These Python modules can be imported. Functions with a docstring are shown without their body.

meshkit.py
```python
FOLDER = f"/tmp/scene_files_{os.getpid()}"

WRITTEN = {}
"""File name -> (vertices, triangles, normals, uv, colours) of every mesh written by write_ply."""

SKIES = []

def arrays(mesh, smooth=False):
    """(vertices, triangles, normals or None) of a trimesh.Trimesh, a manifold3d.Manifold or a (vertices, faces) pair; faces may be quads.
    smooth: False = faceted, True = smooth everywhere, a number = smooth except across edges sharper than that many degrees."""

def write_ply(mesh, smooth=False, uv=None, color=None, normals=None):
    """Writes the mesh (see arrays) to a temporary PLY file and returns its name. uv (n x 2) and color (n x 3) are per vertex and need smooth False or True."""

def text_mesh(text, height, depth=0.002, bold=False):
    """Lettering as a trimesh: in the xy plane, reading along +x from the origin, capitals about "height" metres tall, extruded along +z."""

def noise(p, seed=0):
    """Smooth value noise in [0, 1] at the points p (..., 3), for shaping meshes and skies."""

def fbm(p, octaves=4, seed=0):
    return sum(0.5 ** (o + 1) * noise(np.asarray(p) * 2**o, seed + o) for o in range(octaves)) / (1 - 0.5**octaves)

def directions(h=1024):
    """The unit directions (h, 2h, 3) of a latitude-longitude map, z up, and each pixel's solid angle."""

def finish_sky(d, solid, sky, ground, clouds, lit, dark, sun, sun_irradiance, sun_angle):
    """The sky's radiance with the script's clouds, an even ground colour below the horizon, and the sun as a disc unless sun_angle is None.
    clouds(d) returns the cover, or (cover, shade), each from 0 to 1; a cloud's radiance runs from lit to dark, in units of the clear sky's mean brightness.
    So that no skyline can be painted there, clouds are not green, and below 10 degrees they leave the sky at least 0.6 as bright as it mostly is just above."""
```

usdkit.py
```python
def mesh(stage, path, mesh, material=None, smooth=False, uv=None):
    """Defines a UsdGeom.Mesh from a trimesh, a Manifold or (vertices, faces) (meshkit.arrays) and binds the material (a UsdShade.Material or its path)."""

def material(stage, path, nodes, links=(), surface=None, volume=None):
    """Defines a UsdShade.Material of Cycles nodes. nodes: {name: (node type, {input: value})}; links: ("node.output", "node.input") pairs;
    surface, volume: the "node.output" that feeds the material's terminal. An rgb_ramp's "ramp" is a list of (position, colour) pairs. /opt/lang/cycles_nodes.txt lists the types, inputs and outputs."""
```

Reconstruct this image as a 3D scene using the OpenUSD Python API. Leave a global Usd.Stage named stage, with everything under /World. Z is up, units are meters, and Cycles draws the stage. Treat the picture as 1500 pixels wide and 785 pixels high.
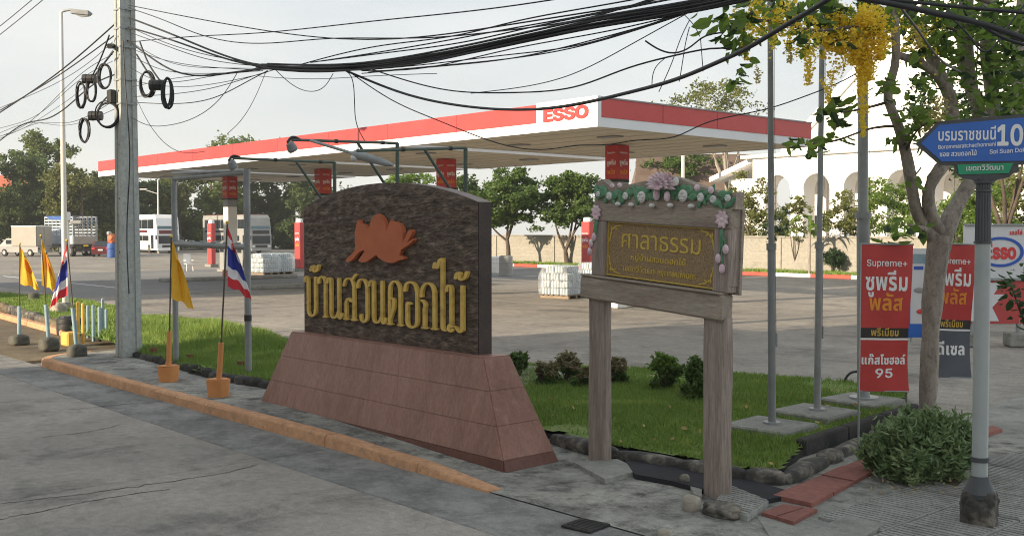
import math, glob
import numpy as np, trimesh, shapely
from shapely.geometry import Polygon, LineString, Point, box as sbox
from shapely.ops import unary_union
from shapely import affinity
from pxr import Usd, UsdGeom, UsdLux, UsdShade, Gf, Sdf
import usdkit, meshkit

stage = Usd.Stage.CreateInMemory()
UsdGeom.SetStageUpAxis(stage, UsdGeom.Tokens.z)
UsdGeom.SetStageMetersPerUnit(stage, 1.0)
stage.SetDefaultPrim(UsdGeom.Xform.Define(stage, '/World').GetPrim())
UsdGeom.Scope.Define(stage, '/World/Looks')

# ------------------------------------------------------------------ camera, sky, sun, exposure
EYE = np.array([0, 0, 2.5]); FPX = 1550.0; HORIZON = 338.0
PITCH = math.atan((392.5 - HORIZON) / FPX)
FW = np.array([-.7441, .6681, 0]); FW /= np.linalg.norm(FW)
RT = np.array([FW[1], -FW[0], 0])
F3 = FW * math.cos(PITCH) + np.array([0, 0, -math.sin(PITCH)])
U3 = np.cross(RT, F3)
cam = UsdGeom.Camera.Define(stage, '/World/camera')
cam.AddTransformOp().Set(Gf.Matrix4d(*RT, 0, *U3, 0, *(-F3), 0, *EYE, 1))
cam.CreateHorizontalApertureAttr(36.0); cam.CreateVerticalApertureAttr(36.0 * 535 / 1024)
cam.CreateFocalLengthAttr(36.0 * FPX / 1500); cam.CreateClippingRangeAttr(Gf.Vec2f(.1, 3000))
cam.CreateExposureAttr(0.82)

SUN_EL = math.radians(17.5)
SUN_H = np.array([-.15, -.989]); SUN_H /= np.linalg.norm(SUN_H)
SUN = np.array([*(SUN_H * math.cos(SUN_EL)), math.sin(SUN_EL)])
usdkit.material(stage, '/World/Looks/sky', {
    'tc': ('texture_coordinate', {}),
    'map': ('mapping', {'scale': (1, 1, 3.2)}),
    'n': ('noise_texture', {'scale': 2.2, 'detail': 5, 'roughness': .55}),
    'r': ('rgb_ramp', {'ramp': [(.36, (4.3, 4.85, 5.25)), (.5, (5.4, 5.8, 6.0)), (.64, (6.6, 6.7, 6.6))]}),
    'sep': ('separate_xyz', {}),
    'mr': ('map_range', {'from_min': 0, 'from_max': .35, 'to_min': 1, 'to_max': 0, 'clamp': True}),
    'warm': ('mix_color', {'b': (6.9, 6.65, 6.1), 'use_clamp': False}),
    'hm': ('math', {'math_type': 'multiply', 'value2': .75}),
    'sky': ('sky_texture', {'sky_type': 'single_scattering', 'sun_disc': False, 'sun_elevation': SUN_EL,
                            'sun_rotation': math.atan2(SUN_H[0], SUN_H[1]), 'aerosol_density': 2.0}),
    'mix': ('mix_color', {'fac': .85}),
    'bg': ('background_shader', {'strength': .085})},
    [('tc.generated', 'map.vector'), ('map.vector', 'n.vector'), ('n.fac', 'r.fac'), ('tc.generated', 'sep.vector'), ('sep.z', 'mr.value'),
     ('mr.result', 'hm.value1'), ('hm.value', 'warm.fac'), ('r.color', 'warm.a'),
     ('sky.color', 'mix.a'), ('warm.result', 'mix.b'), ('mix.result', 'bg.color')], surface='bg.background')
dome = UsdLux.DomeLight.Define(stage, '/World/sky')
dome.CreateIntensityAttr(1.0)
UsdShade.MaterialBindingAPI.Apply(dome.GetPrim()).Bind(UsdShade.Material.Get(stage, '/World/Looks/sky'))
sun = UsdLux.DistantLight.Define(stage, '/World/sun')
sun.CreateIntensityAttr(1.25); sun.CreateAngleAttr(.55); sun.CreateNormalizeAttr(True); sun.CreateColorAttr(Gf.Vec3f(1, .83, .62))
_z = SUN; _x = np.cross([0, 0, 1], _z); _x /= np.linalg.norm(_x); _y = np.cross(_z, _x)
sun.AddTransformOp().Set(Gf.Matrix4d(*_x, 0, *_y, 0, *_z, 0, 0, 0, 60, 1))

# ------------------------------------------------------------------ measuring helpers: a line of sight of the survey meets a plane of the place
def ray(px, py): return F3 + RT * (px - 750) / FPX - U3 * (py - 392.5) / FPX
def G(px, py, z=0.0): r = ray(px, py); return EYE + r * (z - EYE[2]) / r[2]
def PY(px, py, Y): r = ray(px, py); return EYE + r * Y / r[1]
def PX(px, py, X): r = ray(px, py); return EYE + r * X / r[0]
def AT(px, py, d): r = ray(px, py); return EYE + r * d / (r @ FW)

# ------------------------------------------------------------------ scene tree helpers
USED = {}
def fresh(parent, name):
    n = USED.get((parent, name), 0); USED[(parent, name)] = n + 1
    return f'{parent}/{name}' if n == 0 else f'{parent}/{name}_{n:03d}'
def keys(prim, label=None, cat=None, group=None, kind=None):
    for k, v in (('label', label), ('category', cat), ('group', group), ('kind', kind)):
        if v: prim.SetCustomDataByKey(k, v)
    return prim
def tm(m):
    if isinstance(m, MB): m = m.mesh()
    return m
class Thing:
    def __init__(self, name, label=None, cat=None, loc=(0, 0, 0), rotz=0, group=None, kind=None):
        self.loc = np.asarray(loc, float); self.rotz = rotz
        self.path = fresh('/World', name)
        x = UsdGeom.Xform.Define(stage, self.path); x.AddTranslateOp().Set(Gf.Vec3d(*self.loc)); x.AddRotateZOp().Set(float(rotz))
        self.prim = keys(x.GetPrim(), label, cat, group, kind)
    def add(self, name, mesh, mat, smooth=False, parent=None, label=None, local=False, kind=None):
        """adds a part (or with parent, a sub-part); mesh in world coordinates unless local"""
        v, f = arr(mesh)
        if not local:
            v = v - self.loc
            if self.rotz:
                a = -math.radians(self.rotz); c, s = math.cos(a), math.sin(a)
                v = np.column_stack([v[:, 0] * c - v[:, 1] * s, v[:, 0] * s + v[:, 1] * c, v[:, 2]])
        p = fresh(parent or self.path, name)
        keys(usdkit.mesh(stage, p, trimesh.Trimesh(v, f, process=False), LOOK[mat], smooth).GetPrim(), label, None, None, kind)
        return p
def arr(m):
    m = tm(m)
    if hasattr(m, 'to_mesh'):
        q = m.to_mesh(); return np.array(q.vert_properties[:, :3]), np.array(q.tri_verts)
    if isinstance(m, tuple):
        v, f = np.asarray(m[0], float), np.asarray(m[1], int)
        if f.shape[1] == 4: f = np.vstack([f[:, [0, 1, 2]], f[:, [0, 2, 3]]])
        return v, f
    return np.array(m.vertices), np.array(m.faces)
def top(name, mesh, mat, label=None, cat=None, group=None, kind=None, smooth=False):
    v, f = arr(mesh); p = fresh('/World', name)
    return keys(usdkit.mesh(stage, p, trimesh.Trimesh(v, f, process=False), LOOK[mat], smooth).GetPrim(), label, cat, group, kind)
def dup(thing, name, loc, rotz=0, label=None, group=None):
    was = thing.prim.GetCustomData(); p = fresh('/World', name)
    x = UsdGeom.Xform.Define(stage, p)
    x.GetPrim().GetReferences().AddInternalReference(thing.path)
    x.ClearXformOpOrder()
    x.AddTranslateOp().Set(Gf.Vec3d(*map(float, loc))); x.AddRotateZOp().Set(float(rotz))
    x.GetPrim().SetInstanceable(True)
    keys(x.GetPrim(), label or was['label'], was['category'], group or was.get('group'))
    return x

# ------------------------------------------------------------------ mesh helpers
class MB:
    def __init__(self): self.v, self.f, self.n = [], [], 0
    def raw(self, v, f):
        v = np.asarray(v, float); f = np.asarray(f, int)
        if f.shape[1] == 4: f = np.vstack([f[:, [0, 1, 2]], f[:, [0, 2, 3]]])
        self.v.append(v); self.f.append(f + self.n); self.n += len(v); return self
    def add(self, m): return self.raw(*arr(m))
    def box(self, c, s, rz=0, ch=0): return self.add(cbox(c, s, rz, ch))
    def tube(self, p, r, n=8, cap=True): return self.add(tube(p, r, n, cap))
    def mesh(self): return trimesh.Trimesh(np.vstack(self.v), np.vstack(self.f), process=False)
def cbox(c, s, rz=0, ch=0):
    h = np.asarray(s, float) / 2
    if ch > 0:
        pts = []
        for sx in (-1, 1):
            for sy in (-1, 1):
                for sz in (-1, 1):
                    for k in range(3):
                        q = h.copy() - ch; q[k] = h[k]; pts.append(q * (sx, sy, sz))
        m = trimesh.convex.convex_hull(np.array(pts))
    else:
        m = trimesh.creation.box(extents=h * 2)
    v = np.array(m.vertices)
    if rz:
        a = math.radians(rz); R = np.array([[math.cos(a), -math.sin(a), 0], [math.sin(a), math.cos(a), 0], [0, 0, 1]]); v = v @ R.T
    return trimesh.Trimesh(v + np.asarray(c, float), m.faces, process=False)
def bx(x0, x1, y0, y1, z0, z1, ch=0): return cbox(((x0 + x1) / 2, (y0 + y1) / 2, (z0 + z1) / 2), (abs(x1 - x0), abs(y1 - y0), abs(z1 - z0)), 0, ch)
def hull(pts): return trimesh.convex.convex_hull(np.asarray(pts, float))
def tube(p, r, n=8, cap=True):
    p = np.asarray(p, float); r = np.broadcast_to(np.asarray(r, float), (len(p),))
    t = np.gradient(p, axis=0); t /= np.maximum(np.linalg.norm(t, axis=1, keepdims=True), 1e-9)
    up = np.array([0, 0, 1.0]) if abs(t[:, 2]).mean() < .8 else np.array([1.0, .3, 0])
    a = np.cross(t, up); a /= np.maximum(np.linalg.norm(a, axis=1, keepdims=True), 1e-9); b = np.cross(t, a)
    th = np.linspace(0, 2 * np.pi, n, endpoint=False)
    v = (p[:, None] + r[:, None, None] * (np.cos(th)[None, :, None] * a[:, None] + np.sin(th)[None, :, None] * b[:, None])).reshape(-1, 3)
    f = []
    for i in range(len(p) - 1):
        for j in range(n):
            k = (j + 1) % n
            f.append((i * n + j, (i + 1) * n + j, (i + 1) * n + k)); f.append((i * n + j, (i + 1) * n + k, i * n + k))
    if cap:
        m = len(v); v = np.vstack([v, p[0], p[-1]]); e = (len(p) - 1) * n
        for j in range(n):
            k = (j + 1) % n; f.append((m, j, k)); f.append((m + 1, e + k, e + j))
    return trimesh.Trimesh(v, np.array(f), process=False)
def cyl(p0, p1, r, n=14, r1=None): return tube([p0, p1], [r, r if r1 is None else r1], n)
def spline(p, n=40):
    p = np.asarray(p, float)
    if len(p) < 3: return np.linspace(p[0], p[-1], n)
    from scipy.interpolate import PchipInterpolator, CubicSpline
    s = np.r_[0, np.cumsum(np.linalg.norm(np.diff(p, axis=0), axis=1))]
    return CubicSpline(s, p, axis=0, bc_type='natural')(np.linspace(0, s[-1], n))
def sphere(c, r, sub=2):
    m = trimesh.creation.icosphere(subdivisions=sub); v = np.array(m.vertices) * np.asarray(r, float) + np.asarray(c, float)
    return trimesh.Trimesh(v, m.faces, process=False)
def extr(poly, h):
    gs = [g for g in getattr(poly, 'geoms', [poly]) if g.area > 1e-9]
    return trimesh.util.concatenate([trimesh.creation.extrude_polygon(g, h, engine='earcut') for g in gs])
def frame(m, o, x, y):
    """maps a mesh built in the xy plane (z outward) to origin o with axes x, y"""
    x = np.asarray(x, float); y = np.asarray(y, float); x /= np.linalg.norm(x); y /= np.linalg.norm(y); z = np.cross(x, y)
    v, f = arr(m); return trimesh.Trimesh(np.asarray(o, float) + v @ np.array([x, y, z]), f, process=False)
def flat(pts, z, th=.05):
    """a slab from plan points, its top at z"""
    m = extr(Polygon([(p[0], p[1]) for p in pts]).buffer(0), th); m.apply_translation((0, 0, z - th)); return m
FONT = {}
def text(s, height=1.0, wght=500, wdth=100, latin=False, width=None, bold=0):
    """lettering as a plan shape, baseline at y 0, starting at x 0; height = height of the consonants"""
    from PIL import Image, ImageDraw, ImageFont
    kind = 'Inter.woff2' if latin else 'NotoSansThai*'
    f = ImageFont.truetype(glob.glob('/opt/blender-*/*/datafiles/fonts/' + kind)[0], 88)
    if not latin: f.set_variation_by_axes([wght, wdth])
    x0, y0, x1, y1 = f.getbbox(s, anchor='ls', stroke_width=bold)
    im = Image.new('L', (x1 - x0 + 8, y1 - y0 + 8))
    ImageDraw.Draw(im).text((4 - x0, 4 - y0), s, 255, f, anchor='ls', stroke_width=bold)
    on = np.pad(np.asarray(im) > 127, ((0, 0), (1, 1))).astype(np.int8)
    rows, st = np.nonzero(np.diff(on, axis=1) == 1); en = np.nonzero(np.diff(on, axis=1) == -1)[1]
    g = unary_union(shapely.box(st, -rows - 1.0, en, -rows)).buffer(.7).buffer(-.7).simplify(.75)
    g = affinity.translate(g, -4, 4 - y0)
    k = height / (64.0 if latin else 53.0)
    if width: kx = width / (g.bounds[2] - g.bounds[0])
    else: kx = k
    return affinity.scale(affinity.translate(g, -g.bounds[0], 0), kx, k, origin=(0, 0))
def rng(s): return np.random.default_rng(s)

# ------------------------------------------------------------------ materials
LOOK = {}
def M(name, stops, scale=4, rough=.8, bump=0, bscale=None, detail=5, stretch=(1, 1, 1), metal=0, spec=.5, leaf=0, island=False, dist=.02, alpha=None, rnd=0.0):
    """a procedural look: noise through a colour ramp, with a fine bump"""
    if not isinstance(stops[0], (tuple, list)): stops = [(0, stops), (1, stops)]
    elif np.ndim(stops[0][-1]) == 0: stops = list(zip(np.linspace(.28, .72, len(stops)), stops))
    nodes = {'tc': ('texture_coordinate', {}), 'mp': ('mapping', {'scale': stretch}),
             'n': ('noise_texture', {'scale': scale, 'detail': detail, 'roughness': .6}), 'r': ('rgb_ramp', {'ramp': stops}),
             'p': ('principled_bsdf', {'roughness': rough, 'metallic': metal, 'specular_ior_level': spec})}
    links = [('tc.object', 'mp.vector'), ('mp.vector', 'n.vector')]
    if island:
        nodes['g'] = ('geometry', {}); nodes['am'] = ('math', {'math_type': 'multiply_add', 'value2': .55, 'value3': -.27})
        nodes['ad'] = ('math', {'math_type': 'add'})
        links += [('g.random_per_island', 'am.value1'), ('am.value', 'ad.value1'), ('n.fac', 'ad.value2'), ('ad.value', 'r.fac')]
    elif rnd:
        nodes['g'] = ('object_info', {}); nodes['am'] = ('math', {'math_type': 'multiply_add', 'value2': rnd, 'value3': -rnd / 2})
        nodes['ad'] = ('math', {'math_type': 'add'})
        links += [('g.random', 'am.value1'), ('am.value', 'ad.value1'), ('n.fac', 'ad.value2'), ('ad.value', 'r.fac')]
    else: links.append(('n.fac', 'r.fac'))
    links.append(('r.color', 'p.base_color'))
    if bump:
        nodes['n2'] = ('noise_texture', {'scale': bscale or scale * 6, 'detail': 6, 'roughness': .65}); nodes['b'] = ('bump', {'strength': bump, 'distance': dist})
        links += [('mp.vector', 'n2.vector'), ('n2.fac', 'b.height'), ('b.normal', 'p.normal')]
    out = 'p.BSDF'
    if leaf:
        nodes['t'] = ('translucent_bsdf', {}); nodes['mx'] = ('mix_closure', {'fac': leaf})
        links += [('r.color', 't.color'), ('p.BSDF', 'mx.closure1'), ('t.BSDF', 'mx.closure2')]; out = 'mx.closure'
    LOOK[name] = usdkit.material(stage, '/World/Looks/' + name, nodes, links, surface=out); return name
def ground_look(name, base, dark, stain, big=.35, fine=7, lo=.45, hi=.7, bump=.35, rough=.9, streak=(1, 1, 1)):
    """worn concrete: base colour, broad mottling, dark stains and fine grit"""
    LOOK[name] = usdkit.material(stage, '/World/Looks/' + name, {
        'tc': ('texture_coordinate', {}), 'mp': ('mapping', {'scale': streak}),
        'n1': ('noise_texture', {'scale': big, 'detail': 6, 'roughness': .66, 'distortion': .25}),
        'r1': ('rgb_ramp', {'ramp': [(.32, dark), (.66, base)]}),
        'n2': ('noise_texture', {'scale': big * 3.1, 'detail': 8, 'roughness': .74, 'distortion': .3}),
        'r2': ('rgb_ramp', {'ramp': [(lo, (0, 0, 0)), (hi, (1, 1, 1))]}),
        'mx': ('mix_color', {'b': stain}),
        'n3': ('noise_texture', {'scale': fine * 8, 'detail': 5, 'roughness': .75}),
        'r3': ('rgb_ramp', {'ramp': [(.3, (.66, .66, .66)), (.7, (1.22, 1.22, 1.22))]}),
        'n4': ('noise_texture', {'scale': fine * 1.4, 'detail': 6, 'roughness': .7}), 'r4': ('rgb_ramp', {'ramp': [(.3, (.78, .78, .78)), (.7, (1.15, 1.15, 1.15))]}),
        'mu0': ('mix_color', {'blend_type': 'multiply', 'fac': 1.0, 'use_clamp': False}), 'mu': ('mix_color', {'blend_type': 'multiply', 'fac': 1.0, 'use_clamp': False}),
        'b': ('bump', {'strength': bump, 'distance': .012}),
        'p': ('principled_bsdf', {'roughness': rough, 'specular_ior_level': .3})},
        [('tc.object', 'mp.vector'), ('mp.vector', 'n1.vector'), ('mp.vector', 'n2.vector'), ('mp.vector' if streak[0] > 1 else 'tc.object', 'n3.vector'), ('n1.fac', 'r1.fac'), ('n2.fac', 'r2.fac'),
         ('r1.color', 'mx.a'), ('r2.color', 'mx.fac'), ('mp.vector' if streak[0] > 1 else 'tc.object', 'n4.vector'), ('n4.fac', 'r4.fac'), ('mx.result', 'mu0.a'), ('r4.color', 'mu0.b'), ('mu0.result', 'mu.a'), ('n3.fac', 'r3.fac'), ('r3.color', 'mu.b'), ('mu.result', 'p.base_color'),
         ('n3.fac', 'b.height'), ('b.normal', 'p.normal')], surface='p.BSDF')
ground_look('road', (.385, .352, .312), (.245, .23, .21), (.1, .096, .09), .33, 7, .5, .76)
ground_look('gutter', (.31, .305, .285), (.19, .19, .182), (.08, .08, .08), .6, 7, .45, .75)
ground_look('pavement', (.4, .39, .345), (.2, .197, .182), (.07, .07, .066), .95, 8, .46, .66, .6)
ground_look('forecourt', (.34, .31, .268), (.225, .208, .185), (.12, .112, .104), .16, 3, .49, .72, .25)
ground_look('asphalt', (.235, .235, .23), (.18, .18, .178), (.13, .13, .13), .15, 6, .55, .85)
ground_look('earth', (.2, .16, .1), (.13, .1, .065), (.07, .06, .04), .5, 6)
ground_look('black_mud', (.035, .035, .04), (.02, .02, .022), (.12, .11, .1), 1.2, 9, .68, .8)
ground_look('slab_grey', (.34, .335, .3), (.22, .22, .2), (.1, .1, .095), .9, 8, .5, .8)
ground_look('paver', (.36, .36, .335), (.25, .25, .235), (.11, .115, .11), .8, 8, .5, .85)
ground_look('red_paver', (.31, .125, .1), (.22, .09, .075), (.13, .09, .08), 1.1, 8, .55, .85)
EDG = 1
ground_look('dark_edging', (.06, .058, .052), (.025, .025, .024), (.17, .16, .13), 1.6, 8, .58, .75, .9)
ground_look('orange_kerb', (.64, .36, .2), (.52, .28, .15), (.26, .19, .14), 1.8, 9, .52, .74, .5)
ground_look('pole_concrete', (.42, .44, .42), (.33, .35, .33), (.2, .21, .2), 1.1, 8, .5, .85, .3, .9, (1, 1, .25))
ground_look('granite', (.33, .175, .135), (.235, .12, .092), (.38, .24, .19), 1.5, 14, .5, .8, .15, .4, (2.2, 2.2, .5))
ground_look('granite_trim', (.17, .078, .06), (.13, .058, .047), (.15, .065, .05), 1.5, 14, .5, .85, .12, .4)
ground_look('old_wood', (.41, .345, .3), (.25, .195, .17), (.13, .1, .09), 1.3, 1.4, .5, .8, .6, .85, (7, 7, .5))
ground_look('old_wood_flat', (.4, .345, .285), (.29, .215, .19), (.32, .3, .23), 1.0, 1.2, .42, .72, .6, .85, (1.01, 8, 8))
ground_look('wall_cream', (.35, .33, .285), (.29, .272, .232), (.2, .19, .16), .3, 4, .55, .85, .15)
M('edging', [(.025, .024, .023), (.07, .065, .058), (.3, .27, .22)], 5.5, .9, .9, 22)
M('slate', [(.04, .027, .019), (.1, .07, .052), (.24, .18, .138)], 7, .7, 1.0, 40, stretch=(.9, 1, 1.8), dist=.02)
M('slate_cap', [(.2, .16, .15), (.28, .23, .21)], 6, .7, .3)
M('slate_side', [(.035, .024, .022), (.06, .043, .038)], 6, .6, .5, 30)
M('terracotta', [(.4, .1, .035), (.47, .13, .048)], 5, .65, .15, 60)
M('mustard', [(.4, .25, .05), (.6, .4, .085), (.68, .47, .12)], 9, .42, .15, 50)
M('gold_leaf', [(.46, .33, .05), (.66, .48, .1)], 30, .45, .3, 80, metal=.25)
M('sign_brown', [(.15, .1, .06), (.27, .185, .1), (.42, .3, .13)], 55, .8, .5, 120)
M('petal_pink', [(.5, .32, .38), (.66, .5, .56), (.76, .66, .68)], 14, .7, .2)
M('paint_green', [(.05, .15, .08), (.1, .25, .14), (.19, .33, .21)], 12, .7, .2)
M('paint_white', [(.5, .5, .48), (.72, .72, .7)], 14, .7, .2)
M('fascia_red', [(.43, .05, .048), (.48, .062, .06)], .8, .45)
M('fascia_white', [(.6, .61, .63), (.66, .67, .68)], .8, .45)
M('soffit', [(.54, .485, .375), (.6, .545, .43)], .7, .6)
M('roof_metal', [(.45, .45, .44), (.5, .5, .5)], 1, .5)
M('column_white', [(.68, .66, .62), (.76, .74, .7)], 1.2, .6)
M('column_grey', [(.22, .22, .22), (.28, .28, .28)], 1.2, .5)
M('banner_red', [(.43, .035, .03), (.52, .05, .045)], 2.5, .6, .25, 9)
M('banner_black', [(.02, .018, .018), (.035, .03, .03)], 2, .6)
M('banner_grey', [(.075, .085, .105), (.1, .11, .13)], 2, .6)
M('print_white', [(.74, .74, .73), (.8, .8, .8)], 3, .6)
M('print_orange', [(.7, .23, .02), (.78, .3, .03)], 3, .6)
M('print_gold', [(.5, .33, .05), (.6, .4, .08)], 3, .6)
M('esso_red', [(.6, .04, .04), (.66, .05, .05)], 3, .5)
M('esso_blue', [(.02, .08, .4), (.03, .1, .45)], 3, .5)
M('sign_blue', [(.012, .1, .42), (.018, .13, .5)], 2.5, .35)
M('sign_green', [(.0, .26, .12), (.01, .3, .15)], 2.5, .4)
M('sign_frame', [(.045, .05, .055), (.075, .08, .085)], 8, .5, .2)
M('galv', [(.22, .24, .24), (.36, .38, .38)], 3, .5, .1, metal=.35)
M('post_grey', [(.3, .335, .335), (.38, .41, .4)], 3, .5, .15)
M('green_steel', [(.05, .075, .06), (.09, .12, .1)], 5, .55, .2)
M('grey_paint', [(.16, .172, .175), (.25, .262, .262)], 3, .5, .15)
M('lamp_white', [(.5, .49, .45), (.58, .57, .53)], 1, .5)
M('lamp_glass', [(.55, .57, .58), (.65, .66, .66)], 3, .25)
M('rust', [(.12, .04, .025), (.2, .07, .04)], 9, .85, .5)
M('cable', [(.012, .013, .015), (.03, .032, .035)], 8, .55)
M('black_plastic', [(.012, .012, .012), (.03, .03, .03)], 8, .5)
M('pot_orange', [(.5, .2, .06), (.62, .28, .1)], 4, .75, .3)
M('pot_dark', [(.05, .052, .04), (.12, .115, .095)], 7, .9, .7)
M('blue_paint', [(.17, .27, .32), (.27, .37, .41)], 5, .7, .2)
M('yellow_paint', [(.55, .32, .06), (.66, .42, .1)], 5, .7, .2)
M('flag_yellow', [(.72, .4, .03), (.82, .5, .05)], 3, .75, leaf=.3)
M('flag_orange', [(.62, .2, .02), (.7, .26, .03)], 3, .75, leaf=.3)
M('flag_red', [(.55, .03, .045), (.62, .05, .06)], 3, .75, leaf=.3)
M('flag_white', [(.7, .7, .74), (.76, .76, .78)], 3, .75, leaf=.3)
M('flag_blue', [(.03, .045, .28), (.045, .06, .34)], 3, .75, leaf=.3)
ground_look('bark', (.42, .375, .32), (.25, .21, .175), (.11, .09, .075), 2.6, 9, .5, .72, 1.0, .9, (1.6, 1.6, .7))
M('bark_dark', [(.06, .045, .035), (.12, .095, .07)], 5, .9, .7)
M('leaf_mid', [(.09, .15, .03), (.17, .25, .05), (.27, .34, .08)], .9, .55, leaf=.45, island=True)
M('leaf_dark', [(.03, .065, .018), (.06, .115, .028), (.11, .17, .045)], .7, .6, leaf=.4, island=True)
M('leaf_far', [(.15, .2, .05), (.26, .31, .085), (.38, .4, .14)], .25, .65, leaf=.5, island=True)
M('leaf_far_dark', [(.1, .15, .045), (.18, .24, .07), (.28, .32, .11)], .2, .65, leaf=.45, island=True)
M('leaf_dry', [(.15, .17, .045), (.25, .25, .07), (.36, .32, .12)], .4, .65, leaf=.45, island=True)
M('leaf_fresh', [(.15, .24, .04), (.3, .42, .08), (.44, .54, .13)], 1.2, .5, leaf=.6, island=True)
M('leaf_variegated', [(.18, .26, .11), (.38, .46, .23), (.64, .67, .44)], 3, .5, leaf=.25, island=True)
M('leaf_bronze', [(.16, .14, .06), (.5, .17, .17), (.3, .2, .1), (.66, .34, .33)], 3, .6, leaf=.25, island=True)
M('blossom', [(.86, .66, .06), (.92, .8, .16), (.93, .87, .36)], 3, .7, leaf=.5, island=True)
M('blossom_pale', [(.5, .42, .15), (.7, .6, .3), (.75, .68, .42)], 3, .7, leaf=.35, island=True)
M('grass', [(.18, .27, .05), (.31, .4, .085), (.42, .46, .14), (.5, .45, .22)], 1.3, .6, leaf=.3, island=True)
M('turf', [(.09, .15, .03), (.14, .22, .04), (.22, .2, .08)], 1.3, .9, .8, 40)
M('vehicle_white', [(.7, .7, .7), (.76, .76, .76)], 1, .3)
M('vehicle_grey', [(.24, .24, .23), (.31, .31, .3)], 1, .45)
M('vehicle_cream', [(.26, .24, .2), (.32, .29, .25)], 1, .5)
M('vehicle_red', [(.11, .02, .022), (.14, .028, .028)], 1, .35)
M('vehicle_dark', [(.02, .02, .022), (.04, .04, .04)], 1, .5)
M('glass_dark', [(.012, .016, .02), (.03, .036, .042)], 1, .08)
M('glass_teal', [(.05, .1, .12), (.1, .16, .18)], 1, .1)
M('tyre', [(.015, .015, .015), (.03, .03, .03)], 5, .9)
M('chrome', [(.5, .5, .5), (.6, .6, .6)], 2, .25, metal=.8)
M('cage_blue', [(.3, .36, .44), (.42, .47, .52)], 2, .6)
M('tarp_blue', [(.02, .07, .25), (.04, .11, .33)], 2, .6)
M('plate_yellow', [(.7, .5, .02), (.75, .55, .04)], 2, .6)
M('water_pack', [(.36, .43, .47), (.62, .67, .7)], 9, .2, .4, 20)
M('pallet_wood', [(.2, .15, .1), (.3, .23, .16)], 5, .85)
M('white_plastic', [(.74, .72, .7), (.8, .79, .77)], 2, .5)
M('hall_white', [(.78, .77, .74), (.82, .81, .79)], .5, .7)
M('brown_roof', [(.12, .085, .07), (.18, .135, .11)], 1.2, .85, .4)
M('red_roof', [(.38, .09, .05), (.45, .13, .07)], 1, .8)
M('block_beige', [(.42, .38, .32), (.5, .46, .4)], .4, .85)
M('boulder', [(.2, .18, .14), (.32, .29, .24), (.42, .38, .3)], 6, .9, .8)
M('kerb_red', [(.46, .06, .04), (.58, .09, .06)], 2, .7)
M('litter', [(.35, .25, .1), (.45, .34, .15)], 4, .8, island=True)
M('line_paint', [(.5, .5, .48), (.62, .62, .6)], 3, .8)

LOOK['film'] = usdkit.material(stage, '/World/Looks/film', {'t': ('transparent_bsdf', {'color': (.92, .94, .95)}), 'd': ('principled_bsdf', {'base_color': (.7, .72, .74), 'roughness': .25}),
    'tc': ('texture_coordinate', {}), 'n': ('noise_texture', {'scale': 5, 'detail': 4}), 'r': ('map_range', {'from_min': .35, 'from_max': .7, 'to_min': .08, 'to_max': .36, 'clamp': True}), 'm': ('mix_closure', {})},
    [('tc.object', 'n.vector'), ('n.fac', 'r.value'), ('r.result', 'm.fac'), ('t.BSDF', 'm.closure1'), ('d.BSDF', 'm.closure2')], surface='m.closure')
# ================================================================== THE GROUND
def sheet(x0, x1, y0, y1, z, mat, name, n=2, **k):
    return top(name, bx(x0, x1, y0, y1, z - .05, z), mat, kind='structure', **k)
top('ground', bx(-259, 319, -299, 379, -.6, -.09), 'earth', kind='structure')

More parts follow.
